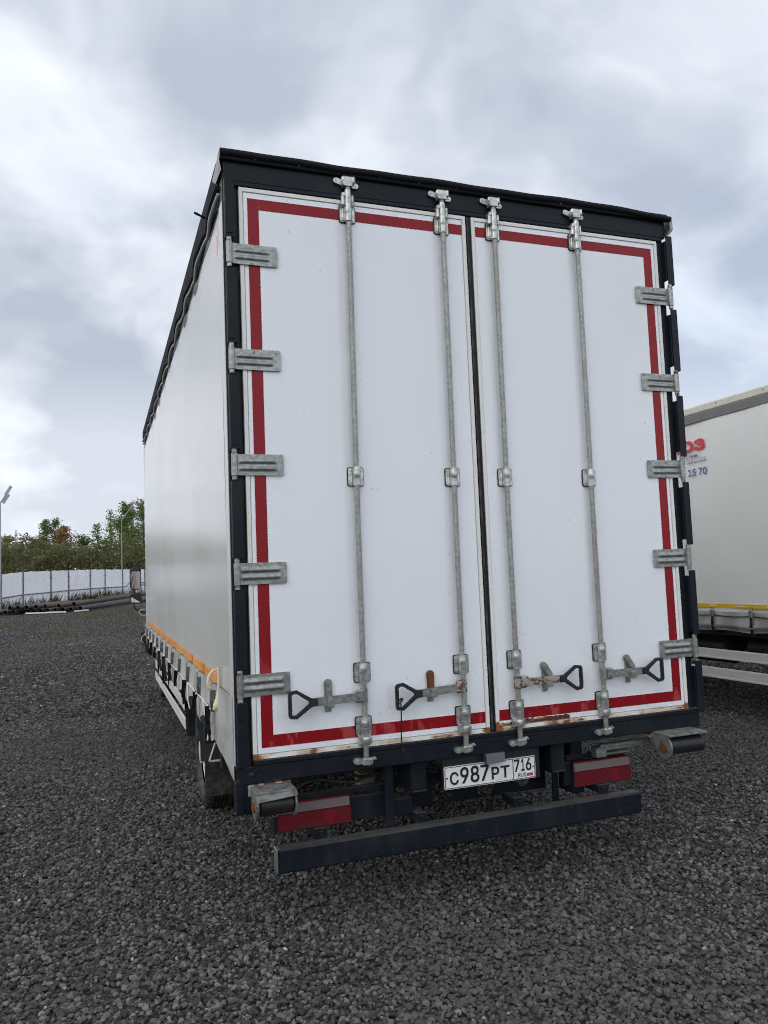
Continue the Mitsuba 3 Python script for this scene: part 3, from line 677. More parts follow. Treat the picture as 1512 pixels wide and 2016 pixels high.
# --- chassis and under-run bar
ch = part('chassis', tr)
for x in (.865, 1.665):
    obj('frame_rail', [rbox(x, x + .012, .04, 7.6, .560, .716, .003), rbox(x, x + .085, .04, 7.6, .560, .570, .003), rbox(x, x + .085, .04, 7.6, .706, .716, .003), rbox(x + .004, x + .085, .045, .06, .562, .714, .003)], 'dark_paint', ch)
cm = sbox(.80, .40, 1.80, .560)
for hx, hz, hr in ((.93, .475, .05), (1.16, .45, .062), (1.42, .465, .062), (1.66, .475, .05)):
    cm = cm.difference(Point(hx, hz).buffer(hr))
obj('drilled_crossmember', ext_xz(cm, .34, .352), 'dark_paint', ch)
objs('crossmember', [rbox(.05, 2.56, y, y + .05, .60, .73, .004) for y in (.85, 1.6, 3.1, 4.2, 5.3, 6.4)], 'black_plastic', ch)
objs('timber_bearer', [hull([(.66, .50, .66), (.98, .50, .68), (.66, .50, .60), (.98, .50, .60), (.66, .62, .66), (.98, .62, .68), (.66, .62, .60), (.98, .62, .60)]), rbox(.72, .80, .42, .52, .50, .59, .004)], 'beige_wood', ch)
objs('hanger_plate', [rbox(.742, .790, .09, .11, .40, .716, .004), rbox(1.765, 1.80, .20, .22, .33, .716, .004), rbox(1.86, 1.94, .16, .30, .40, .718, .006), rbox(.79, .90, .12, .18, .44, .52, .004)], 'dark_paint', ch)
objs('lamp_bar', [rbox(.26, .80, .13, .17, .575, .605, .004), rbox(.56, .80, .135, .165, .445, .56, .004), rbox(1.80, 1.86, .135, .165, .455, .58, .004), rbox(1.82, 2.22, .14, .17, .585, .612, .004), rbox(.182, .197, .09, .16, .45, .53, .003)], 'dark_paint', ch)
obj('stowage_bar', [rbox(2.0, 2.36, .07, .11, .632, .668, .004), rbox(1.965, 2.03, .06, .12, .60, .655, .005), rbox(1.985, 2.20, .08, .125, .606, .616, .002), rbox(2.345, 2.38, .06, .12, .628, .672, .005)] + [cyl((x, .062, .652), (x, .071, .652), .004, 6) for x in np.arange(2.06, 2.33, .022)], 'galvanised', ch, label='pale galvanised bar above the right tail light')
for x in (.905, 1.71):
    obj('leaf_spring', [hull([(x + a, y, .44 + .05 * abs((y - 2.36) / .7) ** 2 - .014 * j) for a in (-.035, .035) for y in (2.36 - .70 + .1 * j, 2.36 + .70 - .1 * j)] + [(x + a, 2.36, .455 - .014 * j) for a in (-.035, .035)]) for j in range(4)], 'black_plastic', ch)
objs('air_line', [tube(bez([(.62, .30, .66), (.70, .24, .62), (.80, .22, .64), (.90, .26, .60), (1.02, .30, .66)], 20), .010, 6), tube(bez([(1.50, .22, .68), (1.58, .20, .60), (1.66, .20, .62), (1.76, .18, .58), (1.84, .17, .52)], 20), .008, 6), tube(bez([(.30, .16, .62), (.40, .15, .66), (.55, .16, .63), (.72, .2, .66)], 16), .008, 6)], 'rubber', ch)
obj('tail_pipe', tube(bez([(.55, 3.0, .50), (.58, 2.2, .68), (.55, 1.2, .62), (.50, .75, .58)], 20), .045, 12), 'weathered_zinc', ch, smooth=True)
bp = part('underrun_bar', tr)
obj('beam', [rbox(.180, 2.196, .0, .075, .296, .408, .009)], 'dark_paint', bp)
obj('end_cap', [rbox(.175, .1805, .002, .073, .298, .406, .003)], 'galvanised', bp)
for x in (.40, .92, 1.475, 1.995):
    obj('lug', [rbox(x - .033, x + .033, .060, .078, .400, .458, .004), cyl((x, .050, .434), (x, .062, .434), .011, 8), rbox(x - .03, x + .03, .078, .20, .415, .452, .003)], 'dark_paint', bp)
for x0, x1 in ((.196, .566), (1.838, 2.206)):
    t = part('tail_light', tr)
    obj('housing', rbox(x0 + .004, x1 - .004, .112, .15, .452, .582, .004), 'black_plastic', t)
    obj('red_lens', [rbox(x0, x1, .094, .114, .451, .5325, .005), rbox(x0, x1, .100, .114, .577, .584, .002)] + ([rbox(x1 - .006, x1, .096, .114, .535, .583, .002)] if x0 > 1 else []), 'lens_red', t)
    obj('reflector', [rbox(xr_, xr_ + .052, .0915, .096, .462, .522, .004) for xr_ in ((x0 + x1) / 2 + .05,)], 'reflector_red', t)
    obj('lens_ridges', [rbox(x0 + .004, x1 - .004, .0925, .0955, zz, zz + .0025, .001) for zz in (.456, .4925, .528)], 'lens_red', t)
    n = 34; xx = np.linspace(x0 + .004, x1 - .008, n * 2 + 1)
    P = np.array([[(x, .0955 + (.0022 if i % 2 else 0), z) for z in (.5345, .5755)] for i, x in enumerate(xx)])
    obj('clear_lens', [grid_mesh(P), rbox(x0 + .003, x1 - .007, .0985, .113, .5335, .5765, .002)], 'lens_clear', t)

# --- wheels, mudguard, side guard
def wheel(parent, xo, cy, r, sgn, w=.22, dual=False):
    k = part('wheel', parent)
    X0 = (xo, sgn)
    def tyre(off):
        pr = [(.0 + .03, r * .60), (.006, r * .66), (.0, r * .80), (.008, r * .93), (.03, r * .985), (.06, r)]
        for gx in np.linspace(.07, w - .07, 4):
            pr += [(gx - .006, r), (gx - .005, r - .012), (gx + .005, r - .012), (gx + .006, r)]
        pr += [(w - .06, r), (w - .03, r * .985), (w - .008, r * .93), (w, r * .80), (w - .006, r * .66), (w - .03, r * .60)]
        return revolve_x([(sgn * (x + off), q) for x, q in pr], xo, cy, r, 48)
    obj('tyre', [tyre(0)] + ([tyre(w + .04)] if dual else []), 'rubber', k, smooth=40)
    obj('rim', [revolve_x([(sgn * a, b) for a, b in ((.045, r * .60), (.040, r * .57), (.055, r * .54), (.11, r * .50), (.12, r * .40), (.09, r * .30), (.04, r * .22), (.0, r * .20), (-.004, r * .12), (-.004, 0.001))], xo, cy, r, 40)], 'alu_rail', k, smooth=40)
for sgn, xo in ((1, .105), (-1, 2.51)):
    wheel(tr, xo, 2.36, .395, sgn, dual=True)
    wheel(tr, xo + sgn * .10, 8.25, .395, sgn)
objs('axle', [cyl((.3, 2.36, .395), (2.3, 2.36, .395), .06, 14), cyl((.4, 8.25, .395), (2.2, 8.25, .395), .05, 10), rbox(1.12, 1.50, 2.15, 2.55, .24, .56, .08)], 'black_plastic', tr)
mg = part('mudguard', tr)
th = np.radians(np.linspace(28, 168, 26))
def arc(x0, x1, rad, cy, cz):
    P = [[(x, cy - rad * math.cos(t) , cz + rad * math.sin(t)) for x in (x0, x1)] for t in th]
    Q = [[(x, cy - (rad - .006) * math.cos(t), cz + (rad - .006) * math.sin(t)) for x in (x1, x0)] for t in th]
    return grid_mesh(np.concatenate([np.array(P), np.array(Q), np.array(P)[:, :1]], 1))
obj('fender', [arc(.055, .56, .455, 2.36, .34), hull([(x, y, z) for x in (.06, .56) for y, z in ((1.935, .42), (1.945, .42), (1.955, .56), (1.945, .56))])], 'fender_plastic', mg, smooth=40)
obj('mud_flap', [rbox(.085, .56, 1.925, 1.937, .175, .425, .006), rbox(.20, .33, 1.921, 1.925, .235, .30, .002)], 'rubber', mg)
obj('stay', [tube([(.165, 1.90, .62), (.157, 1.90, .540), (.118, 1.90, .432), (.116, 1.90, .424), (.124, 1.90, .420), (.22, 1.90, .420)], .0075, 8)], 'white_plastic', mg, smooth=35, label='thin white bent stay over the left mudguard')
sg = part('side_guard', tr)
for zt, zb, y0 in ((.712, .620, 2.92), (.566, .474, 2.86)):
    obj('guard_rail', [rbox(.050, .056, y0, 6.50, zb, zt, .002), rbox(.050, .058, y0, 6.50, zt - .012, zt + .001, .002), rbox(.046, .050, y0, 6.50, zt - .016, zt - .004, .001)], 'alu_rail', sg)
for y in (3.25, 4.7, 6.2):
    obj('guard_bracket', rbox(.10, .15, y, y + .05, .47, .80, .004), 'dark_paint', sg)
objs('side_guard_rail', [rbox(2.56, 2.565, 2.9, 6.5, zb, zb + .1, .002) for zb in (.474, .616)], 'alu_rail', tr)
objs('stowage_box', [rbox(.25, .80, 3.2, 4.3, .36, .72, .03), rbox(1.75, 2.4, 3.1, 4.4, .36, .72, .05)], 'black_plastic', tr)

# --- cab with mirrors
def cab(parent, x0, x1, y0, y1, z0, z1):
    k = part('cab', parent)
    h = (z1 - z0)
    obj('shell', [hull([(x, y, z) for x, y, z in ((x0, y0, z0), (x1, y0, z0), (x0, y0, z1 - .06), (x1, y0, z1 - .06), (x0 + .1, y0, z1), (x1 - .1, y0, z1), (x0, y1 - .04, z0), (x1, y1 - .04, z0), (x0 + .02, y1, z0 + .15),
                 (x1 - .02, y1, z0 + .15), (x0 + .01, y1 - .05, z0 + h * .48), (x1 - .01, y1 - .05, z0 + h * .48), (x0 + .12, y1 - .42, z1), (x1 - .12, y1 - .42, z1), (x0 + .03, y1 - .36, z1 - .10), (x1 - .03, y1 - .36, z1 - .10))])], 'cab_paint', k)
    zs, zt = z0 + h * .50, z1 - .16
    obj('windscreen', grid_mesh(np.array([[(x0 + .12, y1 - .055, zs + .03), (x1 - .12, y1 - .055, zs + .03)], [(x0 + .16, y1 - .34, zt), (x1 - .16, y1 - .34, zt)]])), 'dark_glass', k)
    for sx, xx in ((-1, x0), (1, x1)):
        obj('side_window', [hull([(xx + sx * .004, y, z) for y, z in ((y0 + .55, zs), (y1 - .20, zs), (y1 - .42, zt), (y0 + .55, zt))] + [(xx - sx * .02, y, z) for y, z in ((y0 + .55, zs), (y1 - .20, zs), (y1 - .42, zt), (y0 + .55, zt))])], 'dark_glass', k)
    obj('bumper', rbox(x0, x1, y1 - .10, y1 + .06, z0 - .18, z0 + .12, .05), 'black_plastic', k)
    return k
cb = cab(tr, .24, 2.375, 7.62, 9.25, .62, 2.55)
mr = part('mirror', tr)
my = 8.30
obj('main_housing', [rbox(-.176, -.018, my, my + .075, 1.560, 1.885, .030)], 'black_plastic', mr)
obj('main_glass', [hull([(x, my + c - .030 * ((zz - 1.575) / .25), zz) for x in (-.166, -.028) for c in (-.004, .004) for zz in (1.590, 1.815)] + [(x, my + c - .030 * ((zz - 1.575) / .25), zz) for x in (-.154, -.040) for c in (-.004, .004) for zz in (1.575, 1.828)])], 'mirror_glass', mr)
obj('wide_housing', [hull([(-.172, my, 1.50), (-.020, my, 1.515), (-.172, my, 1.372), (-.006, my, 1.352), (-.165, my + .07, 1.49), (-.03, my + .07, 1.50), (-.16, my + .07, 1.38), (-.02, my + .07, 1.365)])], 'black_plastic', mr)
obj('wide_glass', [hull([(-.160, my - .004, 1.46), (-.030, my - .004, 1.375), (-.160, my - .004, 1.385), (-.160, my + .001, 1.46), (-.03, my + .001, 1.375), (-.16, my + .001, 1.385)])], 'white_plastic', mr)
obj('arm', [tube(bez([(.24, my + .08, 2.02), (.10, my + .05, 2.02), (.02, my + .04, 1.995), (-.06, my + .04, 1.955), (-.118, my + .04, 1.88)], 16), .011, 8), tube(bez([(-.12, my + .04, 1.36), (-.11, my + .04, 1.30), (-.03, my + .04, 1.24), (.08, my + .05, 1.215), (.24, my + .06, 1.21)], 16), .011, 8),
            tube([(-.11, my + .04, 1.58), (-.11, my + .04, 1.50)], .010, 8), tube([(-.02, my + .03, 1.63), (.05, my + .04, 1.62), (.24, my + .06, 1.62)], .007, 6)], 'black_plastic', mr, smooth=True)

# --- cord tied to the second handle, hanging down over the door (a thing of its own)
k = obj('black_cord', [tube(bez([(.784, -.078, 1.046), (.780, -.080, 1.030), (.782, -.076, 1.012), (.788, -.060, .96), (.792, -.040, .88), (.797, -.026, .842), (.800, -.026, .812), (.803, -.030, .770)], 30), .0030, 6),
                       tube([(.786 + .010 * math.cos(a), -.062 + .016 * math.sin(a), 1.034 + .012 * math.cos(a)) for a in np.linspace(0, 2 * math.pi, 14)], .0034, 6)], 'webbing', smooth=True)
tag(k, 'thin black cord tied to the second door handle and hanging over the red stripe', 'cord')

# =================================================================== second truck on the right
t2 = thing('curtain_truck', 'pale grey curtain-side truck parked at the right edge with red and blue lettering', 'truck')
X2, A2, B2 = 5.60, -.60, 7.2
b2 = part('box_body', t2)
cy = np.linspace(A2, B2, 90); cz = np.linspace(3.17, 1.10, 24)
Yc, Zc = np.meshgrid(cy, cz, indexing='ij')
wv = .006 * np.sin(Yc * 3.3 + Zc) + .004 * np.sin(Yc * 8.1)
obj('side_curtain', grid_mesh(np.stack([X2 + wv, Yc, Zc], -1)), 'trailer_curtain', b2, smooth=True)
obj('box_shell', rbox(X2 + .02, X2 + 2.52, A2 + .01, B2 - .01, 1.0, 3.33, .01), 'trailer_curtain', b2)
obj('roof_edge', [rbox(X2 - .025, X2 + 2.56, A2 - .01, B2, 3.255, 3.352, .018)] + [], 'trailer_roof', b2)
obj('rivets', [cyl((X2 - .030, y, 3.312), (X2 - .022, y, 3.312), .009, 6) for y in np.arange(A2 + .3, B2, .62)], 'galvanised', b2)
obj('dark_band', [rbox(X2 - .016, X2 + .01, A2, B2, 3.168, 3.254, .004)], 'trailer_band', b2)
obj('marking_strip', [rbox(X2 - .013, X2 - .008, A2, B2, 1.150, 1.192, .001)], 'yellow_tape', b2, label='yellow reflective strip low on the side')
obj('white_marks', [rbox(X2 - .0145, X2 - .0125, y, y + .10, 1.166, 1.176, .0005) for y in np.arange(A2 + .2, B2, .38)], 'print_white', b2)
P = np.array([[(X2 - .012 + .010 * math.sin(y * 11.8) * t - .02 * t + (.03 * (t > .85)), y, 1.11 - .20 * t + .008 * math.sin(y * 9) * t) for t in np.linspace(0, 1, 10)] for y in np.linspace(A2, B2, 160)])
obj('curtain_skirt', grid_mesh(P), 'skirt_pvc', b2, smooth=True)
obj('skirt_cord', tube([(X2 - .030, y, 1.075 - .012 * abs(math.sin((y - 2.54) / .53 * math.pi))) for y in np.linspace(A2, B2, 120)], .005, 6), 'webbing', b2)
for i in range(-5, 9):
    y = 2.538 + i * .53
    if not A2 + .1 < y < B2 - .1: continue
    k = part('strap_buckle', t2)
    obj('lever', [rbox(X2 - .050, X2 - .030, y - .022, y + .022, 1.06, 1.135, .005), rbox(X2 - .045, X2 - .02, y - .03, y - .02, 1.0, 1.12, .003), tube([(X2 - .03, y - .02, 1.13), (X2 - .03, y - .02, 1.165), (X2 - .03, y + .02, 1.165), (X2 - .03, y + .02, 1.13)], .004, 6)], 'galvanised', k)
    obj('webbing_strap', [grid_mesh(np.array([[(X2 - .040 - .012 * math.sin(t * 3) + .05 * t * t, y - .02 + .05 * t + s, 1.09 - .22 * t) for s in (-.02, .02)] for t in np.linspace(0, 1, 8)]))], 'webbing', k)
obj('side_rail', rbox(X2 + .03, X2 + .10, A2 + .02, B2, .86, 1.0, .01), 'dark_paint', b2)
s2 = part('side_guard', t2)
for zt, zb in ((.705, .605), (.507, .398)):
    obj('guard_rail', [rbox(X2 + .0, X2 + .008, 1.6, 6.0, zb, zt, .002), rbox(X2, X2 + .045, 1.6, 6.0, zt - .010, zt, .003), rbox(X2 - .004, X2 + .0, 1.6, 6.0, zb + .004, zb + .022, .001)], 'alu_rail', s2)
for y in (2.0, 3.7, 5.4):
    obj('guard_bracket', rbox(X2 + .05, X2 + .11, y, y + .06, .40, .90, .004), 'dark_paint', s2)
objs('air_tank', [tube([(X2 + .40, 1.9, .70), (X2 + .40, 1.93, .70), (X2 + .40, 2.9, .70), (X2 + .40, 2.93, .70)], [.10, .16, .16, .10], 18), tube([(X2 + .40, 3.2, .68), (X2 + .40, 3.23, .68), (X2 + .40, 4.0, .68), (X2 + .40, 4.03, .68)], [.1, .17, .17, .1], 18)], 'black_plastic', t2, smooth=35)
objs('chassis', [rbox(X2 + .83, X2 + .91, A2 + .2, B2 + 1.5, .62, .86, .005), rbox(X2 + 1.63, X2 + 1.71, A2 + .2, B2 + 1.5, .62, .86, .005)] + [rbox(X2 + .1, X2 + 2.4, y, y + .06, .86, .98, .004) for y in np.arange(A2 + .3, B2, .7)], 'dark_paint', t2)
for sgn, xo in ((1, X2 + .06), (-1, X2 + 2.48)):
    wheel(t2, xo, .85, .45, sgn, dual=True); wheel(t2, xo + sgn * .08, 7.9, .45, sgn)
cab(t2, X2 + .10, X2 + 2.44, 7.4, 9.2, .75, 2.9)
lt = part('lettering', t2)
def side_text(txt, ya, yb, z, h, x, bold=False):   # reads from the front (far) end towards the rear: +y to -y
    m = meshkit.text_mesh(txt, h, .0016, bold); v = np.array(m.vertices)
    a, b = v[:, 0].min(), v[:, 0].max()
    return trimesh.Trimesh(np.stack([x - v[:, 2], ya + (v[:, 0] - a) / (b - a) * (yb - ya), z + v[:, 1]], 1), np.array(m.faces), process=False)
xs2 = X2 - .011
def grown(m_args, grow):
    import shapely
    txt, ya, yb, z, h = m_args
    return [side_text(txt, ya, yb, z, h, xs2 - .001, True)]
obj('red_letters', [*[side_text('ЮЗ', 3.325 + .13 + a, 3.030 + a, 2.868 + b, .106, xs2 - .0015 - .0004 * i, True) for i, (a, b) in enumerate(((0, 0), (.007, .003), (-.007, -.003), (.005, -.006), (-.005, .006)))], ext_yz(sbox(3.020, 2.7715, 3.42, 2.7755), xs2 - .001, xs2 + .0)], 'print_red', lt, label='red letters ending in ЮЗ')
obj('blue_letters', [side_text('СТИК', 3.345 + .005, 3.135, 2.792, .032, xs2, True), side_text('ОМПАНИЯ', 3.325, 3.020, 2.727, .026, xs2), side_text('15 70', 3.305, 3.022, 2.590, .073, xs2, True)], 'print_blue', lt, label='blue letters and the digits 15 70')

# =================================================================== ground
def ground_h(x, y):
    x = np.asarray(x, float); y = np.asarray(y, float)
    d = np.hypot(x + .5, y + 3.6)
    g = np.clip((y - 50) / 40, 0, 1); h = .5 * g * g * (3 - 2 * g)
    n = meshkit.fbm(np.stack([x * .45, y * .45, 0 * x], -1), 3, 4) - .5
    n2 = meshkit.fbm(np.stack([x * 1.9, y * 1.9, 0 * x], -1), 2, 9) - .5
    return h + (n * .035 + n2 * .010) * np.clip((d - 10) / 8, 0, 1) * np.clip((60 - d) / 20, 0.15, 1)
rad = np.r_[np.linspace(.02, 2.4, 6), np.geomspace(2.7, 110, 250), np.geomspace(120, 5200, 26)]
ang = np.r_[np.linspace(-.75, 1.35, 330), np.linspace(1.40, 2 * np.pi - .80, 60)]
ang = np.r_[ang, ang[0] + 2 * np.pi]
R_, A_ = np.meshgrid(rad, ang, indexing='ij')
gx, gy = -.5 + R_ * np.sin(A_), -3.6 + R_ * np.cos(A_)
obj('ground', grid_mesh(np.stack([gx, gy, ground_h(gx, gy) - .016], -1)), 'gravel_ground', smooth=True)
tag('ground', 'dark slag gravel yard stretching to the fence', 'ground', kind='structure')

# loose stones: tiles of stones, laid again and again, turned
def stone_templates(n, pts, rs):
    out = []
    for i in range(n):
        p = rs.normal(size=(pts, 3)); p /= np.linalg.norm(p, axis=1, keepdims=True)
        p *= rs.uniform(.78, 1.12, (pts, 1))
        h = trimesh.convex.convex_hull(p)
        out.append((np.array(h.vertices), np.array(h.faces)))
    return out
def stone_tile(size, count, tpl, rs, rmin, rmax, tone, wave, sink):
    V, F, C = [], [], []; base = 0
    xy = rs.uniform(0, size, (count, 2))
    r = rmin * (rmax / rmin) ** (rs.uniform(0, 1, count) ** 1.9)
    for k in range(count):
        v, f = tpl[rs.integers(len(tpl))]
        s = r[k] * np.array([rs.uniform(.8, 1.3), rs.uniform(.75, 1.15), rs.uniform(.6, .9)])
        a, b = rs.uniform(0, 2 * np.pi), rs.normal(0, .35)
        ca, sa, cb_, sb = math.cos(a), math.sin(a), math.cos(b), math.sin(b)
        R = np.array([[ca, -sa, 0], [sa, ca, 0], [0, 0, 1]]) @ np.array([[1, 0, 0], [0, cb_, -sb], [0, sb, cb_]])
        x, y = xy[k]
        env = math.sin(math.pi * x / size) * math.sin(math.pi * y / size)
        z = -sink + rs.uniform(-.006, .008) + wave * env * (meshkit.noise(np.array([x * 2.6, y * 2.6, .5]), 3) - .4)
        V.append(v * s @ R.T + [x - size / 2, y - size / 2, z]); F.append(f + base); base += len(v)
        u = rs.uniform()
        t = tone * (.27 + 1.18 * u * u)
        if u > .9955: t = tone * rs.uniform(1.8, 4.2)
        tint = np.array([1.0, .99, .972]) + rs.normal(0, .02, 3)
        C.append(np.tile(np.clip(t * tint, .004, .5), (len(v), 1)))
    return (np.vstack(V), np.vstack(F)), np.vstack(C)
def frustum_uv(x, y):
    d = np.array([x, y, 0]) - O; zc = d @ FW
    rt = np.cross(FW, UP)
    return zc, (d @ rt) / max(zc, 1e-3) * 1537.7, (d @ UP) / max(zc, 1e-3) * 1537.7
rs = np.random.default_rng(11)
tpl_n = stone_templates(24, 17, rs); tpl_f = stone_templates(16, 8, rs)
SN, SF = 1.25, 4.0
for i in range(4):
    m, c = stone_tile(SN, 5200, tpl_n, rs, .0078, .0190, .134, .035, .004)
    scene[f'near_stones_{i}'] = {'type': 'shapegroup', 'stones': ply(m, 'stone', False, color=c)}
for i in range(2):
    m, c = stone_tile(SF, 9000, tpl_f, rs, .012, .034, .165, .0, .001)
    scene[f'far_stones_{i}'] = {'type': 'shapegroup', 'stones': ply(m, 'stone_far', False, color=c)}
count = 0
def lay(group, x, y, z, q):
    global count
    count += 1
    scene[f'gravel__{count:03d}'] = {'type': 'instance', 'shapegroup': {'type': 'ref', 'id': group}, 'to_world': T().translate([x, y, z]).rotate([0, 0, 1], 90.0 * q)}
near_cells = set()
for ix in range(-10, 14):
    for iy in range(-4, 12):
        x, y = ix * SN, iy * SN
        zc, u, v = frustum_uv(x, y)
        dd = math.hypot(x - O[0], y - O[1])
        if zc > .6 and abs(u) < 756 + 1100 / max(zc, 1) * 1.0 and dd < 11:
            lay(f'near_stones_{rs.integers(4)}', x, y, -.003, rs.integers(4)); near_cells.add((ix, iy))
def near_at(x, y): return (round(x / SN), round(y / SN)) in near_cells
for ix in range(-12, 12):
    for iy in range(-1, 17):
        x, y = ix * SF, iy * SF
        zc, u, v = frustum_uv(x, y)
        dd = math.hypot(x - O[0], y - O[1])
        if zc > 3 and abs(u) < 756 + 4000 / zc and 6 < dd < 62 and not all(near_at(x + a, y + b) for a in (-1.6, 0, 1.6) for b in (-1.6, 0, 1.6)) and not (x > 9 and y > 12):
            g = float(ground_h(np.array([x]), np.array([y]))[0])
            lay(f'far_stones_{rs.integers(2)}', x, y, np.clip((dd - 8) / 30, 0, .5) * .0 + g * (dd > 50) - .006, rs.integers(4))
tag('gravel', 'loose dark slag stones covering the yard', 'gravel', kind='stuff')

# thin grass in the gravel and weeds along the fence
FP = np.array([(-8.92, 55.76), (-7.67, 61.96), (-6.46, 65.6), (-4.65, 70.23), (-3.36, 73.8), (-1.54, 77.84), (-.18, 80.85), (1.59, 84.32), (4.1, 89.23), (7.73, 96.0)])
def blades(pos, hmin, hmax, rs, cols, spread):
    V, F, C = [], [], []
    for (x, y) in pos:
        z = float(ground_h(np.array([x]), np.array([y]))[0])
        for j in range(rs.integers(4, 9)):
            h = rs.uniform(hmin, hmax); a = rs.uniform(0, 6.28); w = h * .045 + .004
            px, py = x + rs.normal(0, spread), y + rs.normal(0, spread)
            l = rs.normal(0, .35, 2) * h
            b = len(V)
            V += [(px - w * math.cos(a), py - w * math.sin(a), z - .01), (px + w * math.cos(a), py + w * math.sin(a), z - .01), (px + l[0], py + l[1], z + h)]
            F.append((b, b + 1, b + 2)); c = np.array(cols[rs.integers(len(cols))]) * rs.uniform(.7, 1.2); C += [c, c, c]
    return (np.array(V), np.array(F)), np.array(C)
rs = np.random.default_rng(4)
cand = np.stack([rs.uniform(-22, 6, 12000), rs.uniform(3, 52, 12000)], 1)
mask = meshkit.fbm(np.stack([cand[:, 0] * .28, cand[:, 1] * .2, 0 * cand[:, 0]], -1), 3, 33)
cand = cand[(mask > .56) & ((cand[:, 0] < -.6) | (cand[:, 1] > 12)) & (cand[:, 1] > 9) & (rs.uniform(0, 1, 12000) < .15 + cand[:, 1] / 55)][:3200]
m, c = blades(cand, .04, .14, rs, [(.13, .125, .06), (.15, .135, .075), (.095, .105, .045)], .14)
obj('grass', m, 'grass_blades', color=c)
tag('grass', 'thin yellow-green grass growing in patches of the gravel', 'grass', kind='stuff')
wp = []
for i in range(len(FP) - 1):
    for q in range(26):
        t = rs.uniform(); p = FP[i] * (1 - t) + FP[i + 1] * t
        wp.append((p[0] - .25 + rs.normal(0, .2), p[1] - .5 - rs.exponential(.5)))
m, c = blades(wp, .25, 1.0, rs, [(.075, .08, .03), (.12, .10, .05), (.05, .065, .025)], .12)
obj('weeds', m, 'grass_blades', color=c)
tag('weeds', 'tall dry weeds growing along the foot of the white fence', 'weeds', kind='stuff')

# =================================================================== fence
fe = thing('sheet_fence', 'long white sheet fence with grey posts and one low rail behind the yard', 'fence')
tops = [2.62, 2.75, 2.95, 3.05, 3.11, 3.19, 3.19, 3.22, 3.22, 3.28]; bots = [.02, .05, .20, .28, .36, .42, .46, .46, .46, .42]
for i in range(len(FP) - 1):
    a, b = FP[i], FP[i + 1]
    d = (b - a) / np.linalg.norm(b - a); nrm = np.array([d[1], -d[0]]);
    n = 14; V = []
    for off in (0, .03):
        for t in np.linspace(.004, .996, n):
            p = a + (b - a) * t + nrm * (.05 * off + off * 0) + nrm * .012 * math.sin(t * 9 + i)
            rag = .02 * math.sin(t * 13 + i * 2) + .015 * math.sin(t * 31)
            V += [(p[0] + d[1] * -off, p[1] + d[0] * off, bots[i] * (1 - t) + bots[i + 1] * t - .1), (p[0] + d[1] * -off, p[1] + d[0] * off, tops[i] * (1 - t) + tops[i + 1] * t + rag)]
    V = np.array(V).reshape(2, n, 2, 3)
    loop_ = np.concatenate([V[0], V[1][:, ::-1], V[0][:, :1]], 1)
    obj('sheet', grid_mesh(loop_), 'fence_sheet', fe)
for i, p in enumerate(FP):
    q = p + np.array([.02, -.09])
    obj('post', [cyl((q[0], q[1], bots[i] - .2), (q[0], q[1], tops[i] + .02), .055, 8), cyl((q[0], q[1], tops[i] - .62), (q[0], q[1], tops[i] - .52), .10, 8)], 'fence_post', fe)
rl = [(p[0] + .02, p[1] - .15, bots[i] + (tops[i] - bots[i]) * .335) for i, p in enumerate(FP)]
obj('low_rail', tube(rl[:8], .045, 8), 'fence_post', fe)
obj('low_rail', tube([(1.59, 84.1, rl[7][2]), (2.05, 84.8, rl[7][2] + .03), (2.3, 85.2, rl[7][2] + .38), (2.6, 85.7, rl[7][2] + .42), (4.1, 88.9, rl[8][2] + .35), (7.7, 95.7, rl[9][2] + .3)], .04, 8), 'fence_post', fe)

# =================================================================== pipes on the ground
def pipe(p0, p1, r, m, label=None, group=None):
    p0, p1 = np.array(p0, float), np.array(p1, float)
    n = 18; th = np.linspace(0, 2 * np.pi, n + 1)
    t = (p1 - p0) / np.linalg.norm(p1 - p0); u = np.cross(t, [0, 0, 1]); u /= np.linalg.norm(u); w = np.cross(u, t)
    c = np.cos(th)[:, None] * u + np.sin(th)[:, None] * w
    rings = [p0 + c * r, p1 + c * r, p1 + c * r * .86, p0 + c * r * .86, p0 + c * r]
    k = obj('steel_pipe', grid_mesh(np.array(rings)), m)
    tag(k, label, 'pipe', group)
G = 'rusty steel pipes stacked in front of the fence'
GL = 'dark rusty steel pipe lying in the stack in front of the fence'
rs = np.random.default_rng(8)
dirp = np.array([3.1, 11.5, 0]) / np.linalg.norm([3.1, 11.5, 0])
pos_low = [(-7.05, 49.9), (-6.62, 50.0), (-6.15, 50.05), (-5.72, 50.1), (-4.58, 50.2), (-4.17, 50.2), (-3.75, 50.3), (-3.32, 50.25), (-2.90, 50.3), (-2.42, 50.2), (-1.84, 50.35)]
pos_top = [(-5.87, 50.1), (-5.45, 50.2), (-4.96, 50.1), (-4.42, 50.25), (-3.9, 50.3), (-3.1, 50.3), (-2.22, 50.4)]
ORD = ['first', 'second', 'third', 'fourth', 'fifth', 'sixth', 'seventh', 'eighth', 'ninth', 'tenth']
for i, (x, y) in enumerate(pos_low[:-1]):
    L = rs.uniform(9, 11.5); y += rs.uniform(-.3, .3)
    pipe((x, y, .19), np.array([x, y, .21]) + dirp * L, .14, 'pipe_steel', f'dark steel pipe {ORD[i]} from the left in the lower row of the pipe stack', G)
x, y = pos_low[-1]
pipe((x, y, .22), np.array([x, y, .34]) + dirp * 17.0 + np.array([1.2, 0, 0]), .15, 'pipe_steel', 'long dark pipe lying lowest and nearest at the right of the stack', None)
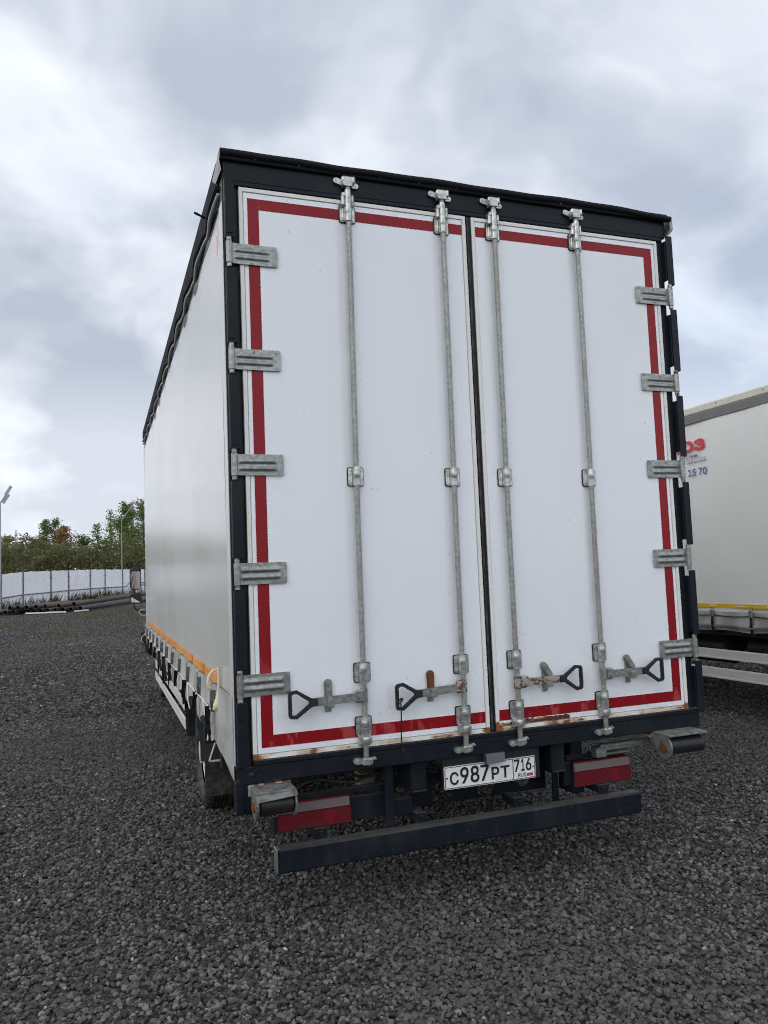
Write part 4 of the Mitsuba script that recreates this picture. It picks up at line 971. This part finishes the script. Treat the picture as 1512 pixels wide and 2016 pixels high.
for i, (x, y) in enumerate(pos_top[:-1]):
    L = rs.uniform(9, 11.5); y += rs.uniform(-.3, .3)
    pipe((x, y, .45), np.array([x, y, .47]) + dirp * L, .135, 'pipe_rusty' if x in (-3.1, -3.9) else 'pipe_steel', f'{"rusty brown" if x in (-3.1, -3.9) else "dark"} steel pipe {ORD[i]} from the left in the upper row of the pipe stack', G)
x, y = pos_top[-1]
pipe((x, y, .50), np.array([x, y, .76]) + dirp * 17.0 + np.array([1.0, 0, 0]), .15, 'pipe_steel', 'long dark pipe on top of the stack reaching right behind the mirror', None)
pipe((-1.0, 60.5, .62), np.array([-.9, 60.5, .80]) + dirp * 10 + np.array([1.5, 0, 0]), .12, 'pipe_rusty', 'orange rusty pipe lying furthest back on the stack below the fence', None)
def slab(p, label):
    p = np.array(p) + [-.12, -2.3]
    m = hull([(x, y, z) for x, y in p for z in (.06, .13)])
    k = obj('white_board', m, 'print_white'); tag(k, label, 'board')
slab([(-4.85, 51.6), (-4.0, 51.2), (-4.0, 51.5), (-4.8, 51.9)], 'short white board lying leftmost on the ground in front of the pipes')
slab([(-4.05, 51.3), (-2.5, 50.9), (-2.5, 51.2), (-4.05, 51.6)], 'long white board lying on the ground in front of the pipes')
slab([(-2.05, 51.4), (-1.3, 52.6), (-1.2, 52.5), (-1.95, 51.2)], 'white board lying rightmost on the ground in front of the pipes')

# =================================================================== lamp posts, chimney, pylon, building
def lamp(base, top, tip, label):
    k = thing('street_lamp', label, 'street lamp')
    b, t, e = (np.array(q, float) for q in (base, top, tip))
    obj('pole', tube([b, b * .5 + t * .5, t], [.048, .042, .036], 10), 'pole_grey', k, smooth=40)
    obj('arm', tube([t, t * .5 + e * .5, e], .045, 8), 'pole_grey', k, smooth=40)
    return k, t, e
k, t, e = lamp((-7.49, 59.97, -.05), (-7.49, 59.97, 8.0), (-6.85, 60.03, 9.1), 'street lamp with two heads at the left edge in front of the fence')
d = (e - t) / np.linalg.norm(e - t)
for o in (0, .42):
    c0 = e - d * (.62 + o * 1.2) + np.array([.10 + o * .0, 0, -.06 - o * .25]) * (1 if o else 0)
    obj('lamp_head', hull([c0 + d * s + q for s in (0, .78) for q in np.array([(.07, .1, -.05), (-.07, .1, .05), (.07, -.1, -.05), (-.07, -.1, .05), (-.09, 0, .09)])]), 'pole_grey', k)
k, t, e = lamp((1.72, 91.32, .3), (1.72, 91.32, 8.97), (2.85, 91.28, 10.6), 'tall street lamp with slanted arm beside the truck mirror')
d = (e - t) / np.linalg.norm(e - t)
obj('lamp_head', hull([e - d * .1 + d * s + q for s in (0, .7) for q in np.array([(.07, .1, -.05), (-.07, .1, .05), (.07, -.1, -.05), (-.07, -.1, .05)])]), 'pole_grey', k)
k = thing('chimney', 'red and white banded factory chimney far behind the trees', 'chimney')
for i in range(8):
    z0, z1 = i * 11.4, (i + 1) * 11.4 - .05
    obj('band', cyl((32.4, 895.7, z0), (32.4, 895.7, z1), 2.6 - i * .13, 20, 2.6 - (i + 1) * .13), 'chimney_red' if i % 2 else 'chimney_white', k, smooth=40)
py = thing('power_pylon', 'grey lattice power pylon on the horizon at the left', 'pylon')
cx, cyy = -46.5, 494.2; q = []
for s in (-1, 1):
    for w in (-1, 1):
        q.append(tube([(cx + s * 2.6, cyy + w * 2.6, 0), (cx + s * .8, cyy + w * .8, 22), (cx + s * .25, cyy + w * .25, 35.5)], .16, 5))
        for z in np.arange(2, 32, 3.2):
            f = lambda zz: np.interp(zz, [0, 22, 35.5], [2.6, .8, .25])
            q.append(tube([(cx + s * f(z), cyy + w * f(z), z), (cx - s * f(z + 3.2), cyy + w * f(z + 3.2), z + 3.2)], .09, 4))
obj('lattice', q, 'pylon_grey', py)
for z, w in ((30.5, 2.0), (26.5, 3.4), (22.5, 2.8)):
    obj('cross_arm', [tube([(cx - w, cyy, z), (cx, cyy, z + .8), (cx + w, cyy, z)], .14, 5), tube([(cx - w, cyy, z), (cx + w, cyy, z)], .14, 5)], 'pylon_grey', py)
wr = []
for z, w in ((26.2, 3.4), (22.2, 2.8), (30.2, 2.0)):
    for s in (-1, 1):
        wr.append(tube([(cx + s * w + t * 260, cyy + t * 40, z - 26 * t * (1 - t) - 3 * t) for t in np.linspace(0, 1, 14)], .05, 4))
k = obj('power_line', wr, 'pylon_grey'); tag(k, 'thin power lines running right from the pylon', 'power line')
bd_ = thing('flat_building', 'low dark flat-roofed building behind the shrubs below the pylon', 'building')
obj('wall', rbox(-31, -21.5, 295, 312, 0, 14.6, .1), 'far_building', bd_)
obj('roof', [rbox(-31.3, -21.2, 294.7, 312.3, 14.6, 15.3, .1), rbox(-25, -22.2, 297, 304, 15.3, 16.4, .1)], 'far_building', bd_)

# =================================================================== trees behind the fence
def leaf_cards(C, size, cols, rs, up=.4):
    n = len(C)
    a = rs.normal(size=(n, 3)); a[:, 2] *= up; a /= np.linalg.norm(a, axis=1, keepdims=True)
    b = rs.normal(size=(n, 3)); b -= a * (a * b).sum(1, keepdims=True); b /= np.linalg.norm(b, axis=1, keepdims=True)
    s = size * rs.uniform(.55, 1.3, (n, 1))
    V = np.stack([C - a * s, C + b * s * .55, C + a * s, C - b * s * .55], 1).reshape(-1, 3)
    i = np.arange(n)[:, None] * 4
    F = np.vstack([i + [0, 1, 2], i + [0, 2, 3]])
    return (V, F), np.repeat(cols, 4, 0)
def tree(name, base, h, w, cols, label, cat, seed, n=2600, start=.18, spire=1.0, size=.145, group=None, lean=0):
    n = int(n * 1.5)
    rs = np.random.default_rng(seed)
    k = thing(name, label, cat, group)
    bx, by = base; z0 = .3
    limbs = [tube([(bx, by, z0 - .3), (bx + lean * .4, by, z0 + h * .5), (bx + lean, by, z0 + h * .97)], [.13 * h / 9, .08 * h / 9, .015], 7)]
    C, K = [], []
    nb = int(26 + h * 2)
    for j in range(nb):
        t = start + (1 - start) * (j / nb) ** .9 * .98
        prof = ((1 - t) ** (.75 * spire)) * min(1, (t - start + .12) / .3)
        L = w * .5 * prof * rs.uniform(.55, 1.3) + .12
        az = rs.uniform(0, 6.283)
        p0 = np.array([bx + lean * t, by, z0 + h * t])
        p1 = p0 + [L * math.cos(az), L * math.sin(az), L * rs.uniform(.3, 1.1)]
        limbs.append(tube([p0, p1], [.03, .008], 5))
        m = max(4, int(n / nb * (.35 + prof * 1.3)))
        s = rs.uniform(.15, 1.1, m)[:, None]
        c = p0 + (p1 - p0) * s + rs.normal(0, 1, (m, 3)) * (.10 + .22 * L) * np.array([1, 1, .8])
        C.append(c)
        base_c = np.array(cols[rs.integers(len(cols))]) * rs.uniform(.65, 1.25)
        K.append(np.clip(2.0 * base_c * rs.uniform(.7, 1.3, (m, 1)), .004, .4))
    obj('trunk', limbs, 'bark', k)
    m, c = leaf_cards(np.vstack(C), size, np.vstack(K), rs)
    obj('crown', m, 'foliage', k, color=c)
green = [(.105, .135, .050), (.080, .110, .040), (.140, .160, .065)]
deep = [(.070, .095, .042), (.085, .115, .048), (.058, .080, .038)]
oliv = [(.135, .140, .065), (.110, .120, .055), (.160, .155, .080)]
rusty = [(.24, .115, .060), (.20, .105, .050), (.15, .120, .055)]
tree('bushy_tree', (-12.2, 107.7), 8.0, 6.0, oliv, 'broad olive shrubby tree at the left edge behind the fence', 'tree', 1, 3200, .05, .7)
tree('birch_tree', (-7.6, 108.6), 10.2, 4.6, green, 'green pointed tree left of the rust-coloured tree', 'tree', 2, 3000, .15, .85)
tree('birch_tree', (-6.2, 109.5), 10.6, 3.6, green, 'tall green tree standing behind the rust-coloured tree', 'tree', 12, 2200, .2, .9)
tree('autumn_tree', (-5.1, 106.2), 9.2, 4.0, rusty, 'tree with rust-orange autumn leaves behind the fence', 'tree', 3, 2800, .25, .8)
tree('round_tree', (-3.0, 112.3), 8.0, 3.8, deep, 'small round dark green tree between the rust tree and the slim trees', 'tree', 4, 2200, .25, .55)
tree('slim_tree', (-.95, 108.3), 9.7, 2.2, green, 'slim light tree with open crown, left of the pair near the lamp', 'tree', 5, 800, .2, .75, .15)
tree('slim_tree', (.75, 108.3), 11.6, 1.9, green, 'slimmest and taller open tree just left of the lamp post', 'tree', 6, 800, .2, .9, .15)
tree('slim_tree', (0.0, 107.3), 7.6, 1.9, deep, 'short dark slim tree between the two taller slim trees', 'tree', 16, 520, .2, .8, .15)
tree('poplar_tree', (2.6, 105.2), 12.0, 5.2, green, 'largest bright green tree behind the lamp post', 'tree', 7, 6500, .08, .7)
tree('poplar_tree', (5.0, 108.2), 12.7, 4.4, green, 'tall green tree half hidden by the truck side', 'tree', 8, 3000, .08, .65)
# the willow thicket between fence and trees reads as one mass
rs = np.random.default_rng(77)
n = 30000
t = rs.uniform(0, 1, n); xx = -22 + 36 * t; yy = 94 + rs.uniform(0, 1, n) * 8 + np.interp(xx, [-22, -8, 5, 14], [-2, 0, 2, 6])
topz = 5.3 + np.clip(5.5 * (meshkit.fbm(np.stack([xx * .42, yy * .25, 0 * xx], -1), 3, 5) - .42), -1.0, 2.6) + .6 * (meshkit.noise(np.stack([xx * 2.2, yy * .8, 0 * xx], -1), 9) - .5)
zz = topz * (1 - rs.uniform(0, 1, n) ** 1.7)
tone = meshkit.fbm(np.stack([xx * .8, yy * .5, zz * .8], -1), 3, 6)
pal = 1.55 * np.array([(.150, .145, .078), (.110, .114, .056), (.130, .124, .066), (.090, .099, .050)])
col = pal[rs.integers(4, size=n)] * (.5 + 1.1 * tone[:, None]) * rs.uniform(.7, 1.3, (n, 1))
m, c = leaf_cards(np.stack([xx, yy, zz + .3], 1), .20, col, rs, .8)
obj('thicket', m, 'foliage', color=c)
tag('thicket', 'dense olive-green willow thicket along the back of the fence', 'thicket', kind='stuff')
for k in [k for k, v in labels.items() if not v]:
    del labels[k]
